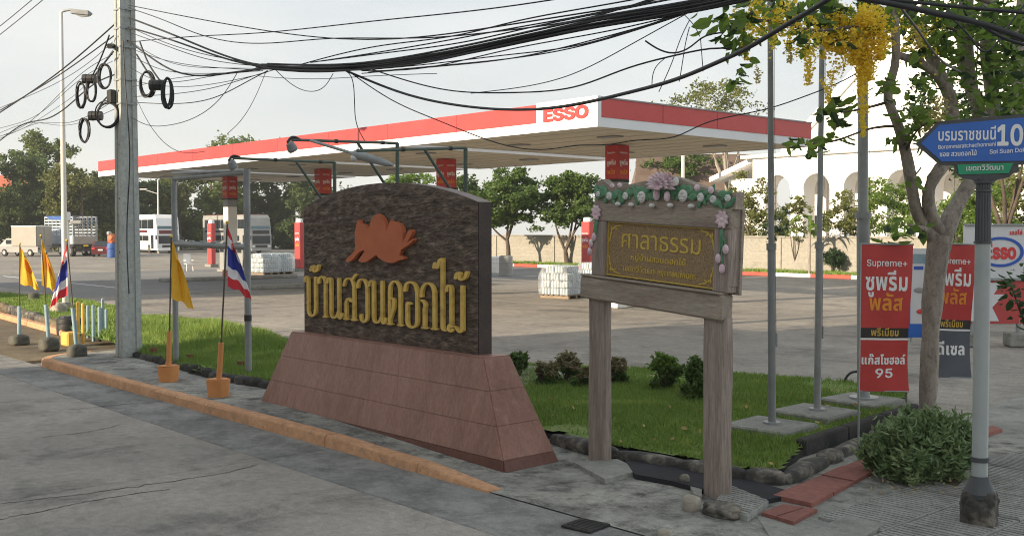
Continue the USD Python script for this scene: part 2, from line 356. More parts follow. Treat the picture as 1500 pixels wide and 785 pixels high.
def grid_sheet(x0, x1, y0, y1, zf, nx, ny):
    xs = np.linspace(x0, x1, nx + 1); ys = np.linspace(y0, y1, ny + 1); X, Y = np.meshgrid(xs, ys, indexing='ij')
    v = np.column_stack([X.ravel(), Y.ravel(), zf(X, Y).ravel()]); i = np.arange(nx)[:, None] * (ny + 1) + np.arange(ny)[None]; i = i.ravel()
    return (v, np.column_stack([i, i + ny + 1, i + ny + 2, i + 1]))

# the street: concrete slabs cast in bays, a gutter strip beside the kerb
road = Thing('road', kind='structure')
road.add('road_base', bx(-120, 60, -11.5, 6.55, -.2, -.04), 'asphalt')
JX = [-118, -46.4, -40.4, -34.4, -28.4, -22.4, -16.4, -10.4, -4.4, 1.6, 7.6, 13.6, 58]
for a, b in zip(JX[:-1], JX[1:]):
    for y0, y1 in ((-11.4, -5), (-5, .6), (.6, 5.66)):
        road.add('road_slab', bx(a + .006, b - .006, y0 + .006, y1 - .006, -.12, 0, .006), 'road')
    road.add('gutter_slab', bx(a + .007, b - .007, 5.67, 6.555, -.12, -.002, .007), 'gutter')
for pts in ([(-10, 738), (80, 728), (180, 715), (260, 703), (330, 692), (378, 680)], [(-10, 762), (90, 742), (200, 722), (250, 716)], [(100, 600), (180, 592), (250, 586)], [(60, 640), (140, 630), (175, 622)]):
    P = spline([G(*p, .002) for p in pts], 40); n_ = len(P); R_ = rng(len(pts) + int(pts[1][0]))
    w_ = R_.uniform(.003, .012, n_)[:, None]; t_ = np.gradient(P, axis=0); t_ /= np.linalg.norm(t_, axis=1, keepdims=True); o_ = np.cross(t_, [0, 0, 1.0]) ; P = P + R_.normal(size=(n_, 3)) * [.012, .012, 0]
    road.add('road_crack', (np.vstack([P - o_ * w_, P + o_ * w_]), [(i, i + n_, i + n_ + 1, i + 1) for i in range(n_ - 1)]), 'dark_edging')
# side entry at the far left and forecourt in bays
fore = Thing('forecourt', kind='structure')
fore.add('forecourt_base', bx(-190, 40, 6.6, 120, -.2, -.055), 'asphalt')
fx = [-190, -120, -90, -75, -66, -57, -49, -42, -35, -28, -21.5, -15, -9, -3, 3, 40]; fy = [8.2, 14, 19.5, 25, 31, 37.5, 44, 51, 120]
for a, b in zip(fx[:-1], fx[1:]):
    for c, d in zip(fy[:-1], fy[1:]):
        fore.add('forecourt_slab', bx(a + .008, b - .008, c + .008, d - .008, -.12, -.006, .006), 'forecourt')
side = Thing('side_road', kind='structure')
side.add('asphalt_lane', bx(-64, -40.5, 14.5, 49, -.05, .002), 'asphalt')
side.add('entry_apron', bx(-60, -21.3, 6.56, 9.8, -.05, -.001), 'earth')
line = Thing('road_marking', kind='structure')
for a, b in ((-62, -54), (-52, -44)): line.add('painted_dash', bx(a, b, 18.0, 18.16, .001, .006), 'line_paint')

# the pavement: rises from the road at the right to kerb height at the left
def pave_z(X, Y):
    t = np.clip((-7.4 - X) / 5.2, 0, 1); t = t * t * (3 - 2 * t)
    n = meshkit.fbm(np.stack([X * .9, Y * .9, X * 0], -1), 4, 5) - .5
    return .004 + .125 * t + .022 * n * np.clip((Y - 6.75) * 3, 0, 1) + .03 * np.clip((Y - 8.0) / 3, 0, 1)
pv = grid_sheet(-20.9, -4.6, 6.56, 12.5, pave_z, 150, 50)
v = pv[0].copy(); d = (v[:, 0] < -20.0)      # round the far corner
m = d & (v[:, 1] < 7.5); r = np.hypot(v[:, 0] + 20.0, v[:, 1] - 7.46); s = np.where(r > .9, .9 / np.maximum(r, 1e-6), 1)
v[m, 0] = -20.0 + (v[m, 0] + 20.0) * s[m]; v[m, 1] = 7.46 + (v[m, 1] - 7.46) * s[m]
top('pavement', (v, pv[1]), 'pavement', kind='structure', smooth=True)
top('pavement_edge', bx(-20.0, -7.9, 6.66, 6.7, -.1, .0), 'pavement', kind='structure')

# orange kerb: stones end to end, the last one dying into the road
kerb = Thing('painted_kerb', 'orange painted concrete kerb running along the street to the flags', 'kerb', (-13, 6.6, 0))
def kerb_stone(x0, x1, h0, h1, n=22, seed=1):
    w = .19; ch = .028; b = MB(); xs = np.linspace(x0, x1, n); rows = []
    for i, x in enumerate(xs):
        h = h0 + (h1 - h0) * i / (n - 1); h = max(h, .012); c = min(ch, h * .4)
        j = (meshkit.noise(np.array([[x * 3, seed, 0], [x * 3, seed, 5.]])) - .5) * .014
        y = 6.52 + j[0]
        rows.append([(x, y, -.06), (x, y + .012, h - c), (x, y + .012 + c, h + j[1] * .5), (x, y + w, h + j[1] * .5), (x, y + w + .01, -.06)])
    v = np.array(rows).reshape(-1, 3); f = []
    for i in range(n - 1):
        for k in range(5): q = (k + 1) % 5; f.append((i * 5 + k, i * 5 + q, (i + 1) * 5 + q, (i + 1) * 5 + k))
    b.raw(v, f); e = (n - 1) * 5
    b.raw(v[:5], [(0, 2, 1), (0, 3, 2), (0, 4, 3)]); b.raw(v[e:], [(0, 1, 2), (0, 2, 3), (0, 3, 4)])
    return b
kx = [-20.1, -17.75, -15.3, -12.9, -10.53]
for a, b in zip(kx[:-1], kx[1:]): kerb.add('kerb_stone', kerb_stone(a + .006, b - .006, .135, .135, seed=a), 'orange_kerb', 40)
kerb.add('kerb_stone', kerb_stone(-10.51, -8.75, .135, .1, seed=3), 'orange_kerb', 40)
kerb.add('kerb_stone', kerb_stone(-8.745, -7.62, .1, .012, seed=4), 'orange_kerb', 40)
b = MB(); th = np.linspace(-np.pi / 2, -np.pi * 1.08, 14); rows = []
for t in th:
    c, s = math.cos(t), math.sin(t)
    rows.append([(-20.1 + c * .95, 7.47 + s * .95, -.06), (-20.1 + c * .94, 7.47 + s * .94, .108), (-20.1 + c * .91, 7.47 + s * .91, .135), (-20.1 + c * .76, 7.47 + s * .76, .135), (-20.1 + c * .75, 7.47 + s * .75, -.06)])
v = np.array(rows).reshape(-1, 3); f = [(i * 5 + k, i * 5 + (k + 1) % 5, (i + 1) * 5 + (k + 1) % 5, (i + 1) * 5 + k) for i in range(13) for k in range(5)]
kerb.add('kerb_corner', (v, f), 'orange_kerb', 40)
k2 = Thing('painted_kerb', 'faded orange kerb along the sunlit lawn at the far left', 'kerb', tuple(G(60, 480, 0)))
e0, e1 = G(-60, 448, 0), G(104, 494, 0)
for t0, t1 in ((0, .24), (.24, .48), (.48, .72), (.72, .97)):
    p, q = e0 + (e1 - e0) * t0, e0 + (e1 - e0) * (t1 - .006); m = (p + q) / 2; dd = q - p
    k2.add('kerb_stone', cbox((m[0], m[1], .06), (np.linalg.norm(dd), .22, .16), math.degrees(math.atan2(dd[1], dd[0])), .03), 'orange_kerb')
b0 = G(103, 507, 0)
k2.add('yellow_end_block', cbox((b0[0], b0[1], .16), (.36, .28, .3), 5, .03), 'yellow_paint', label='yellow painted end block')

# lawns: a turf sheet with blades standing in it
def pip(poly, p): return shapely.contains_xy(poly, p[:, 0], p[:, 1])
def turf_mesh(poly, z0, step=.09, bumpy=.05, seed=2):
    poly = poly.buffer(-.02); x0, y0, x1, y1 = poly.bounds
    nx = max(4, int((x1 - x0) / step)); ny = max(4, int((y1 - y0) / step))
    v, f = grid_sheet(x0, x1, y0, y1, lambda X, Y: z0 + bumpy * (meshkit.fbm(np.stack([X * .7, Y * .7, X * 0 + seed], -1), 3) - .3), nx, ny)
    c = v[f].mean(1); f = f[pip(poly, c)]; us, inv = np.unique(f, return_inverse=True)
    return v[us], inv.reshape(f.shape)
def blades(poly, n, z0, hmin, hmax, seed, w=.011, bumpy=.05, tuft=None, s2=2):
    R = rng(seed); x0, y0, x1, y1 = poly.bounds
    p = np.column_stack([R.uniform(x0, x1, n * 2), R.uniform(y0, y1, n * 2)]); p = p[pip(poly, p)][:n]; k = len(p)
    z = z0 + bumpy * (meshkit.fbm(np.column_stack([p[:, 0] * .7, p[:, 1] * .7, np.full(k, s2)]), 3) - .3) - .01
    pat = meshkit.fbm(np.column_stack([p * 1.7, np.full(k, 9.)]), 3, 3)
    bare = meshkit.fbm(np.column_stack([p * .9, np.full(k, 2.)]), 4, 6); keep = R.uniform(size=k) < np.clip((bare - .27) * 7, .12, 1)
    p, z, pat, k = p[keep], z[keep], pat[keep], int(keep.sum())
    h = R.uniform(hmin, hmax, k) * (.45 + 1.1 * pat)
    if tuft is not None: h = h * tuft(p)
    a = R.uniform(0, 2 * np.pi, k); lean = R.uniform(.1, .8, k) * h; la = R.uniform(0, 2 * np.pi, k)
    dx, dy = np.cos(a) * w * R.uniform(.6, 1.5, k), np.sin(a) * w
    A = np.column_stack([p[:, 0] - dx, p[:, 1] - dy, z]); B = np.column_stack([p[:, 0] + dx, p[:, 1] + dy, z])
    C = np.column_stack([p[:, 0] + np.cos(la) * lean, p[:, 1] + np.sin(la) * lean, z + h])
    v = np.stack([A, B, C], 1).reshape(-1, 3); return v, np.arange(3 * k).reshape(-1, 3)
L1 = Polygon([G(*q, .1)[:2] for q in [(815, 636), (905, 658), (1000, 674), (1090, 690), (1145, 692), (1172, 662), (1212, 644), (1325, 596), (1330, 574), (1250, 562), (1000, 545), (900, 540), (770, 535)]] + [(-13.9, 8.35), (-9.5, 8.35)])
top('lawn', turf_mesh(L1, .12), 'turf', 'mown lawn behind the wooden sign posts', 'lawn', kind='structure', smooth=True)
top('grass', blades(L1.buffer(-.03), 90000, .12, .035, .085, 11), 'grass', 'short green grass of the lawn between the monument and the flagpoles', 'grass', kind='stuff')
L2 = Polygon([G(*q, .2)[:2] for q in [(195, 516), (300, 546), (420, 563), (440, 540), (420, 499), (330, 472), (230, 464), (196, 462)]])
top('lawn', turf_mesh(L2, .19), 'turf', 'lawn strip between the electric pole and the monument', 'lawn', kind='structure', smooth=True)
for P_, z_ in ((L1, .12), (L2, .17)):
    m = extr(P_.buffer(-.008), .3); m.apply_translation((0, 0, z_ - .32)); top('soil', m, 'dark_edging', kind='structure')
cT = G(285, 500, .1)[:2]
top('grass', blades(L2.buffer(-.02), 80000, .19, .05, .12, 12, tuft=lambda p: 1 + 2.6 * np.exp(-(((p - cT) / (2.6, .9)) ** 2).sum(1))), 'grass', 'long tufted grass between the electric pole and the monument', 'grass', kind='stuff')
L3 = Polygon([G(*q, .1)[:2] for q in [(170, 505), (108, 487), (0, 450), (-90, 430), (-60, 424), (20, 434), (100, 441), (170, 452)]])
top('lawn', turf_mesh(L3, .14, .4, .1), 'turf', 'sunlit lawn at the far left by the lamp post', 'lawn', kind='structure', smooth=True)
top('grass', blades(L3.buffer(-.02), 70000, .14, .06, .14, 13, .018, .1), 'grass', 'bright sunlit grass of the far left lawn', 'grass', kind='stuff')

# log-like concrete edging of the lawns
def lump(c, s, rz, seed, amp=.16, sub=2):
    m = trimesh.creation.icosphere(subdivisions=sub); v = np.array(m.vertices)
    v = np.sign(v) * np.abs(v) ** .72
    v *= 1 + amp * (meshkit.fbm(v * 2.1 + seed * 7.3, 3)[:, None] - .5) * 2
    v *= np.asarray(s, float) / 2; a = math.radians(rz)
    v = v @ np.array([[math.cos(a), math.sin(a), 0], [-math.sin(a), math.cos(a), 0], [0, 0, 1]])
    return trimesh.Trimesh(v + np.asarray(c, float), m.faces, process=False)
def edging(name, label, pts, z, size, lo, hi, mats, seed):
    t = Thing(name, label, 'edging', (*pts[0][:2], 0)); R = rng(seed); pts = [np.asarray(p[:2], float) for p in pts]
    for p, q in zip(pts[:-1], pts[1:]):
        L = np.linalg.norm(q - p); a = 0
        while a < L - .05:
            l = min(R.uniform(lo, hi), L - a); m = p + (q - p) * (a + l / 2) / L
            t.add('edging_stone', lump((m[0], m[1], z + R.uniform(-.02, .02)), (l * 1.1, size * R.uniform(.85, 1.15), size * R.uniform(.8, 1.1)), math.degrees(math.atan2(*(q - p)[::-1])) + R.uniform(-4, 4), seed + a * 3), mats[int(R.integers(len(mats)))], True)
            a += l
    return t
edging('lawn_edging', 'weathered log-shaped concrete edging round the lawn by the wooden sign', [G(808, 640, .1), G(905, 661, .1), G(1000, 677, .1), G(1090, 693, .1), G(1148, 695, .1), G(1225, 661, .1), G(1300, 628, .1)], .06, .2, .8, 1.2, ['edging'], 5)
edging('lawn_edging', 'dark stone edging of the lawn strip left of the monument', [G(200, 518, .18), G(260, 534, .18), G(330, 553, .18), G(425, 568, .18)], .15, .2, .25, .42, ['dark_edging', 'edging'], 6)
edging('lawn_edging', 'brown stone edging along the sunlit far left lawn', [G(-80, 435), G(0, 455), G(100, 489)], .13, .28, .5, .9, ['earth', 'edging'], 7)

# raised planter kerb and three concrete pads that carry the flagpoles
pl = Thing('planter_kerb', 'black stained concrete kerb beside the three flagpole pads', 'kerb', tuple(G(1190, 655)))
e0, e1 = G(1172, 651, .15), G(1340, 597, .15)
for t0, t1 in ((0, .34), (.34, .67), (.67, 1)):
    p, q = e0 + (e1 - e0) * t0, e0 + (e1 - e0) * (t1 - .004); m = (p + q) / 2; dd = q - p
    pl.add('kerb_block', cbox((m[0], m[1], .06), (np.linalg.norm(dd), .13, .3), math.degrees(math.atan2(dd[1], dd[0])), .02), 'dark_edging')
PAD = []
for i, (px, py, lab) in enumerate([(1131, 620, 'nearest concrete pad, under the leftmost thin flagpole'), (1197, 600, 'middle concrete pad, under the second thin flagpole'), (1265, 583, 'farthest concrete pad, under the thick steel pole')]):
    c = G(px, py, .2); PAD.append(c)
    t = Thing('concrete_pad', lab, 'concrete pad', (c[0], c[1], 0))
    t.add('pad', cbox((c[0] - .02, c[1] - .02, .15), (.84, .84, .1), 4 - i * 3, .02), 'slab_grey')
    t.add('pad_footing', cbox((c[0] - .02, c[1] - .02, .04), (.78, .78, .13), 4 - i * 3, .02), 'dark_edging')

# drain channel with black mud, cover slabs and paving at the right
def quad(name, pts, z, th, mat, label=None, cat=None, parent=None, kind=None):
    m = flat([G(*p, z) for p in pts], z, th)
    if parent: parent.add(name, m, mat, label=label); return
    return top(name, m, mat, label, cat, kind=kind)
quad('drain_mud', [(912, 668), (1000, 678), (1090, 700), (1170, 722), (1100, 735), (1040, 718), (985, 704), (930, 694)], .055, .14, 'black_mud', 'black wet mud in the drain beside the sign posts', 'mud', kind='stuff')
def paver_slab(t, pts, z, mat, name='slab', ribs=True):
    P = [G(*p, z)[:2] for p in pts]; po = Polygon(P).buffer(-.012, join_style=1)
    b = MB(); m = extr(po, .06); m.apply_translation((0, 0, z - .06)); b.add(m)
    if ribs:
        x0, y0, x1, y1 = po.bounds
        for y in np.arange(y0 + .03, y1, .062):
            g = po.buffer(-.015).intersection(sbox(x0, y, x1, y + .034))
            if g.area > .001:
                for gg in getattr(g, 'geoms', [g]):
                    if gg.area > .0008: q = extr(gg, .012); q.apply_translation((0, 0, z)); b.add(q)
    t.add(name, b, mat)
t = Thing('cover_slab', 'plain concrete slab at the foot of the left sign post', 'slab', tuple(G(890, 690)))
paver_slab(t, [(838, 676), (905, 671), (941, 688), (886, 702)], .05, 'slab_grey', ribs=False)
t = Thing('cover_slab', 'ribbed grey slab lying behind the right sign post', 'slab', tuple(G(1080, 730)))
paver_slab(t, [(1066, 708), (1128, 733), (1096, 756), (1040, 740)], .06, 'paver')
t = Thing('cover_slab', 'tilted grey slab end left of the right sign post', 'slab', tuple(G(1020, 715)))
paver_slab(t, [(1008, 708), (1030, 705), (1030, 728), (1014, 722)], .05, 'slab_grey', ribs=False)
b = Thing('boulder', 'pale round stone left of the right sign post', 'stone', tuple(G(1012, 738)))
b.add('stone', lump(G(1012, 738, .06), (.16, .15, .17), 20, 3, .25), 'boulder', True)
b = Thing('boulder', 'flat grey stone in front of the right sign post', 'stone', tuple(G(1060, 748)))
b.add('stone', lump(G(1058, 748, .045), (.36, .22, .14), 8, 5, .3, 3), 'edging', True)
b = Thing('boulder', 'small brown stone on the pavement below the sign', 'stone', tuple(G(975, 782)))
b.add('stone', lump(G(974, 783, .03), (.12, .1, .1), 0, 8, .2), 'boulder', True)
b = Thing('boulder', 'small mossy stone at the edge of the black mud', 'stone', tuple(G(1003, 704)))
b.add('stone', lump(G(1003, 704, .05), (.1, .1, .14), 0, 9, .25), 'edging', True)

pvt = Thing('paved_footpath', kind='structure')
base = Polygon([G(*q)[:2] for q in [(1110, 760), (1150, 735), (1262, 678), (1330, 640), (1420, 606), (1560, 560), (1700, 640), (1700, 900), (1200, 900)]])
pvt.add('bedding', flat(list(base.exterior.coords)[:-1], .012, .06), 'slab_grey')
X0, Y0 = -4.98, 8.0
red = Polygon([G(*q)[:2] for q in [(1130, 733), (1190, 746), (1288, 694), (1262, 676)]])
red2 = Polygon([G(*q)[:2] for q in [(1113, 757), (1163, 772), (1200, 752), (1146, 744)]])
red3 = Polygon([G(*q)[:2] for q in [(1405, 640), (1455, 628), (1470, 634), (1415, 652)]])
def split(poly, n, axis=1):
    x0, y0, x1, y1 = poly.bounds
    for k in range(n):
        g = poly.intersection(sbox(x0, y0 + (y1 - y0) * k / n, x1, y0 + (y1 - y0) * (k + 1) / n)) if axis else poly.intersection(sbox(x0 + (x1 - x0) * k / n, y0, x0 + (x1 - x0) * (k + 1) / n, y1))
        yield g
Rp = rng(4)
def lay(poly, mat, name, z):
    po = poly.buffer(-.012)
    for gg in getattr(po, 'geoms', [po]):
        if gg.area < .004: continue
        b = MB(); m = extr(gg, .055); m.apply_translation((0, 0, z - .055)); b.add(m)
        if mat == 'paver':
            x0, y0, x1, y1 = gg.bounds
            for y in np.arange(y0 + .025, y1 - .02, .066):
                h = gg.buffer(-.02).intersection(sbox(x0, y, x1, y + .036))
                for hh in getattr(h, 'geoms', [h]):
                    if hh.area > .002: q = extr(hh, .01); q.apply_translation((0, 0, z)); b.add(q)
        pvt.add(name, b, mat)
for g in split(red, 4): lay(g, 'red_paver', 'red_paver', .05 + Rp.uniform(-.008, .008))
for g in split(red2, 2, 0): lay(g, 'red_paver', 'red_paver', .045)
lay(red3, 'red_paver', 'red_paver', .05)
pit = Polygon([G(*q)[:2] for q in [(1285, 690), (1400, 718), (1425, 690), (1400, 640), (1320, 640)]])
for i in range(9):
    for j in range(13):
        c = sbox(X0 + i * .62, Y0 + j * .78 - .39 * (i % 2), X0 + (i + 1) * .62, Y0 + (j + 1) * .78 - .39 * (i % 2)).intersection(base)
        c = c.difference(unary_union([red, red2, red3, pit]))
        if c.area > .01: lay(c, 'paver', 'ribbed_paver', .04 + Rp.uniform(-.006, .006))
lay(Polygon([G(*q)[:2] for q in [(1165, 800), (1235, 762), (1300, 775), (1262, 800)]]), 'slab_grey', 'edge_slab', .055)
top('leaf_litter', (lambda P: leaf_scatter(P, 500, 3))(pit.buffer(.15)) if False else flat(list(pit.exterior.coords)[:-1], .03, .06), 'earth', 'bare soil pit round the tree at the right', 'soil', kind='stuff')
# drain cover in the pavement
dc = G(858, 769, .012); t = Thing('drain_cover', 'small square iron drain cover sunk in the pavement', 'drain cover', tuple(dc))
t.add('cover_plate', cbox((dc[0], dc[1], .012), (.3, .3, .02), 8, .004), 'dark_edging')
for k in range(5): t.add('cover_bar', cbox((dc[0] - .1 + k * .05, dc[1], .024), (.025, .24, .006), 8), 'dark_edging')
# ================================================================== THE MONUMENT SIGN
mon = Thing('monument_sign', 'dark slate monument sign with arched top on a red granite plinth, gold Thai lettering', 'monument sign', (-10.8, 7.6, 0))
XL, XR, YF, ZB, ZS, ZT = -12.75, -9.03, 7.6, 1.1, 2.82, 3.09
def arch(x):
    u = (x - (XL + XR) / 2) / ((XR - XL) / 2); return ZS + (ZT - ZS) * (1 - np.abs(u) ** 2.1)
nx, nz = 320, 260
xs = np.linspace(XL, XR, nx + 1); tt = np.linspace(0, 1, nz + 1); X, T = np.meshgrid(xs, tt, indexing='ij')
Z = ZB + .004 + (arch(X) - ZB - .004) * T
q = np.stack([X * 5.0, Z * 20, X * 0], -1); q[..., 1] += 1.3 * meshkit.fbm(np.stack([X * 2, Z * 3, X * 0 + 4], -1), 3)
h = meshkit.fbm(q, 4, 3); h2 = np.abs(meshkit.fbm(q * 2.3 + 5, 3, 8) - .5) * 2
Dp = .034 * (np.clip(h, .25, .8) - .25) + .018 * h2
edge = np.minimum(np.minimum(X - XL, XR - X) / .04, np.minimum(T, 1 - T) * 20).clip(0, 1)
Yv = YF - Dp * edge
v = np.column_stack([X.ravel(), Yv.ravel(), Z.ravel()]); i = (np.arange(nx)[:, None] * (nz + 1) + np.arange(nz)[None]).ravel()
mon.add('slate_face', (v, np.column_stack([i, i + nz + 1, i + nz + 2, i + 1])), 'slate', True)
YB = YF + .2
xs = np.linspace(XL, XR, 41)
b = MB(); v = np.array([[(x, YF + .001, arch(x)), (x, YB, arch(x))] for x in xs]).reshape(-1, 3)
b.raw(v, [(2 * k, 2 * k + 2, 2 * k + 3, 2 * k + 1) for k in range(40)])
mon.add('slab_top', b, 'slate_cap', True)
poly = Polygon([(XL, ZB)] + [(x, arch(x) - .002) for x in xs] + [(XR, ZB)])
m = extr(poly, .195); v = np.array(m.vertices); v = np.column_stack([v[:, 0], YB - v[:, 2] * .98, v[:, 1]])
mon.add('slab_core', trimesh.Trimesh(v, m.faces[:, ::-1], process=False), 'slate_side')
# granite plinth, clad in tiles
P0 = np.array([[-13.34, 7.2, 0], [-8.12, 7.2, 0], [-8.12, 7.96, 0], [-13.34, 7.96, 0]])
P1 = np.array([[-12.88, 7.48, ZB], [-8.8, 7.48, ZB], [-8.8, 7.86, ZB], [-12.88, 7.86, ZB]])
P0b = P0.copy(); P0b[:, 2] = -.1
cen = np.array([-10.8, 7.65, .5])
sh = np.vstack([P0b, P0, P1]); sh = sh + (cen - sh) * np.array([.006, .03, .02]); mon.add('plinth_core', hull(sh), 'granite_trim')
def tile_on(a, b_, c, d, name, mat, gap=.0022, th=.014):
    Q = np.array([a, b_, c, d], float); m = Q.mean(0); n = np.cross(Q[1] - Q[0], Q[3] - Q[0]); n /= np.linalg.norm(n)
    eu = (Q[1] - Q[0]) / np.linalg.norm(Q[1] - Q[0]); ev = np.cross(n, eu); sg = np.array([(1, 1), (-1, 1), (-1, -1), (1, -1)])
    ins = lambda gu, gv: Q + sg[:, :1] * gu * eu + sg[:, 1:] * gv * ev
    S = ins(.0009, gap); top_ = S + n * th; edge_ = ins(.0006, gap * .6) + n * (th - .0025)
    mon.add(name, hull(np.vstack([S - n * .01, edge_, top_ + (m - top_) * .004])), mat)
lev = [0.0, .11, .43, .77, ZB]
lerp = lambda a, b, t: a + (b - a) * t
for r_ in range(4):
    t0, t1 = lev[r_] / ZB, lev[r_ + 1] / ZB; mat = 'granite_trim' if r_ == 0 else 'granite'
    for k in range(8):
        u0, u1 = k / 8, (k + 1) / 8
        a, b_ = lerp(lerp(P0[0], P1[0], t0), lerp(P0[1], P1[1], t0), u0), lerp(lerp(P0[0], P1[0], t0), lerp(P0[1], P1[1], t0), u1)
        d, c = lerp(lerp(P0[0], P1[0], t1), lerp(P0[1], P1[1], t1), u0), lerp(lerp(P0[0], P1[0], t1), lerp(P0[1], P1[1], t1), u1)
        if r_ == 0: a[2] -= .1; b_[2] -= .1
        tile_on(a, b_, c, d, 'granite_tile', mat)
    a, b_, d, c = lerp(P0[1], P1[1], t0), lerp(P0[2], P1[2], t0), lerp(P0[1], P1[1], t1), lerp(P0[2], P1[2], t1)
    tile_on(a, b_, c, d, 'granite_tile', mat)
for k in range(6):
    tile_on(lerp(P1[0], P1[1], k / 6), lerp(P1[0], P1[1], (k + 1) / 6), lerp(P1[3], P1[2], (k + 1) / 6), lerp(P1[3], P1[2], k / 6), 'granite_tile', 'granite')
# flower emblem
zo = [(275, 325), (284, 308), (300, 292), (316, 278), (329, 262), (332, 240), (329, 215), (333, 185), (328, 160), (336, 128), (346, 88), (352, 86), (360, 108), (372, 110), (388, 116), (407, 140), (415, 120), (422, 92), (432, 74), (446, 62), (460, 52), (474, 60), (490, 76), (503, 104), (512, 150), (524, 114), (535, 88), (541, 98), (556, 96), (574, 102), (590, 116), (600, 132), (606, 160), (603, 216), (620, 188), (636, 150), (652, 142), (661, 156), (654, 176), (630, 216), (664, 194), (666, 204), (652, 220), (630, 236), (592, 262), (596, 268), (588, 278), (584, 288), (606, 296), (616, 306), (610, 314), (590, 316), (572, 322), (556, 332), (538, 335), (515, 330), (498, 325), (478, 312), (462, 302), (452, 288), (440, 296), (424, 308), (406, 322), (388, 330), (366, 330), (350, 323), (358, 306), (372, 288), (386, 264), (374, 262), (352, 274), (336, 290), (322, 310), (300, 326)]
pts = [PY(440 + x / 3.925, 300 + y / 3.925, YF - .03) for x, y in zo]
em = Polygon([(p[0], p[2]) for p in pts]).buffer(0)
def on_front(poly, y, th, chamfer=0):
    m = extr(poly, th); v = np.array(m.vertices); return trimesh.Trimesh(np.column_stack([v[:, 0], y - v[:, 2], v[:, 1]]), m.faces, process=False)
mon.add('flower_emblem', on_front(em, YF - .02, .055), 'terracotta')
# gold letters drawn as broad-pen strokes
def pen(strokes, kx=.049, ky=.02):
    g = []
    for s in strokes:
        p = spline([(a, b, 0) for a, b in s], 36)[:, :2] if len(s) > 2 else np.array(s, float)
        L = LineString([(a / kx, b / ky) for a, b in p]).buffer(1.0, quad_segs=5)
        g.append(affinity.scale(L, kx, ky, origin=(0, 0)))
    return unary_union(g)
GL = {
 'bo': ([[(-.04, .86), (0, .97), (.07, .97), (.1, .86)], [(.1, .93), (.1, .14)], [(.1, .2), (.13, .06), (.25, .0), (.38, .06), (.42, .2)], [(.42, .14), (.42, .98)]], .58),
 'aa': ([[(-.02, .84), (.02, .96), (.1, 1.0), (.2, .98), (.26, .86)], [(.26, .88), (.26, .03)], [(.2, .02), (.33, .02)]], .4),
 'no': ([[(-.04, .86), (0, .97), (.07, .97), (.1, .86)], [(.1, .93), (.1, .14)], [(.1, .18), (.14, .04), (.24, .02), (.36, .1), (.42, .2)], [(.42, .98), (.42, .06)], [(.42, .06), (.47, .02), (.53, .06), (.53, .14)]], .62),
 'so': ([[(.1, .03), (.1, .36)], [(.04, .02), (.16, .02)], [(.1, .34), (.13, .47), (.22, .52), (.3, .46), (.4, .5)], [(.02, .82), (.08, .95), (.22, 1.0), (.34, .95), (.41, .82)], [(.41, .86), (.41, .03)], [(.35, .02), (.47, .02)], [(.33, .96), (.42, 1.04), (.5, 1.1)]], .56),
 'wo': ([[(.0, .8), (.05, .95), (.18, 1.0), (.3, .94), (.36, .8)], [(.36, .84), (.36, .16)], [(.36, .2), (.33, .06), (.24, .0), (.14, .05), (.13, .16)]], .5),
 'do': ([[(.08, .03), (.08, .72)], [(.02, .02), (.15, .02)], [(.08, .7), (.12, .92), (.25, 1.0), (.4, .92), (.45, .74)], [(.45, .78), (.45, .03)], [(.39, .02), (.52, .02)], [(.08, .12), (.18, .3), (.23, .48), (.2, .6), (.1, .6)]], .6),
 'oo': ([[(.02, .8), (.07, .95), (.22, 1.0), (.37, .93), (.43, .78)], [(.43, .82), (.43, .2)], [(.43, .24), (.4, .06), (.25, .0), (.11, .06), (.09, .2)], [(.09, .18), (.09, .46)], [(.09, .44), (.12, .54), (.21, .52)]], .58),
 'ko': ([[(.1, .03), (.1, .44)], [(.04, .02), (.16, .02)], [(.1, .42), (.12, .54), (.02, .62)], [(.0, .7), (.06, .92), (.22, 1.0), (.37, .93), (.42, .78)], [(.42, .82), (.42, .03)], [(.36, .02), (.48, .02)]], .56),
 'ai': ([[(-.14, 1.34), (-.1, 1.44), (-.04, 1.34), (.0, 1.4), (.05, 1.52), (.13, 1.54)], [(.12, 1.52), (.12, .1)], [(.12, .14), (.15, .03), (.22, .02)]], .3),
 'mo': ([[(-.04, .86), (0, .97), (.07, .97), (.1, .86)], [(.1, .93), (.1, .1)], [(.12, .16), (.05, .14), (.02, .06), (.08, .01), (.16, .06)], [(.14, .12), (.26, .1), (.36, .02), (.44, .06)], [(.44, .98), (.44, .06)]], .6),
 'tho': ([[(.0, .02), (.06, .13), (.13, .13), (.12, .02), (.2, .0), (.28, .04), (.34, .16)]], 0)}
seq = [('bo', 0), ('tho', 1), ('aa', 0), ('no', 0), ('so', 0), ('wo', 0), ('no', 0), ('do', 0), ('oo', 0), ('ko', 0), ('ai', 0), ('mo', 0), ('tho', 1)]
total = sum(GL[k][1] for k, _ in seq) - .08
kx, kz, xl, zl = (-9.2 - (-12.62)) / total, .54, -12.62, 1.345
x = 0
for k, up in seq:
    g = pen(GL[k][0])
    dx, dy = (x - .36, 1.12) if up else (x, 0)
    g = affinity.translate(g, dx, dy)
    g = affinity.scale(g, kx, kz, origin=(0, 0)); g = affinity.translate(g, xl, zl)
    mon.add('gold_letter', on_front(g, YF - .024, .036), 'mustard')
    x += GL[k][1]

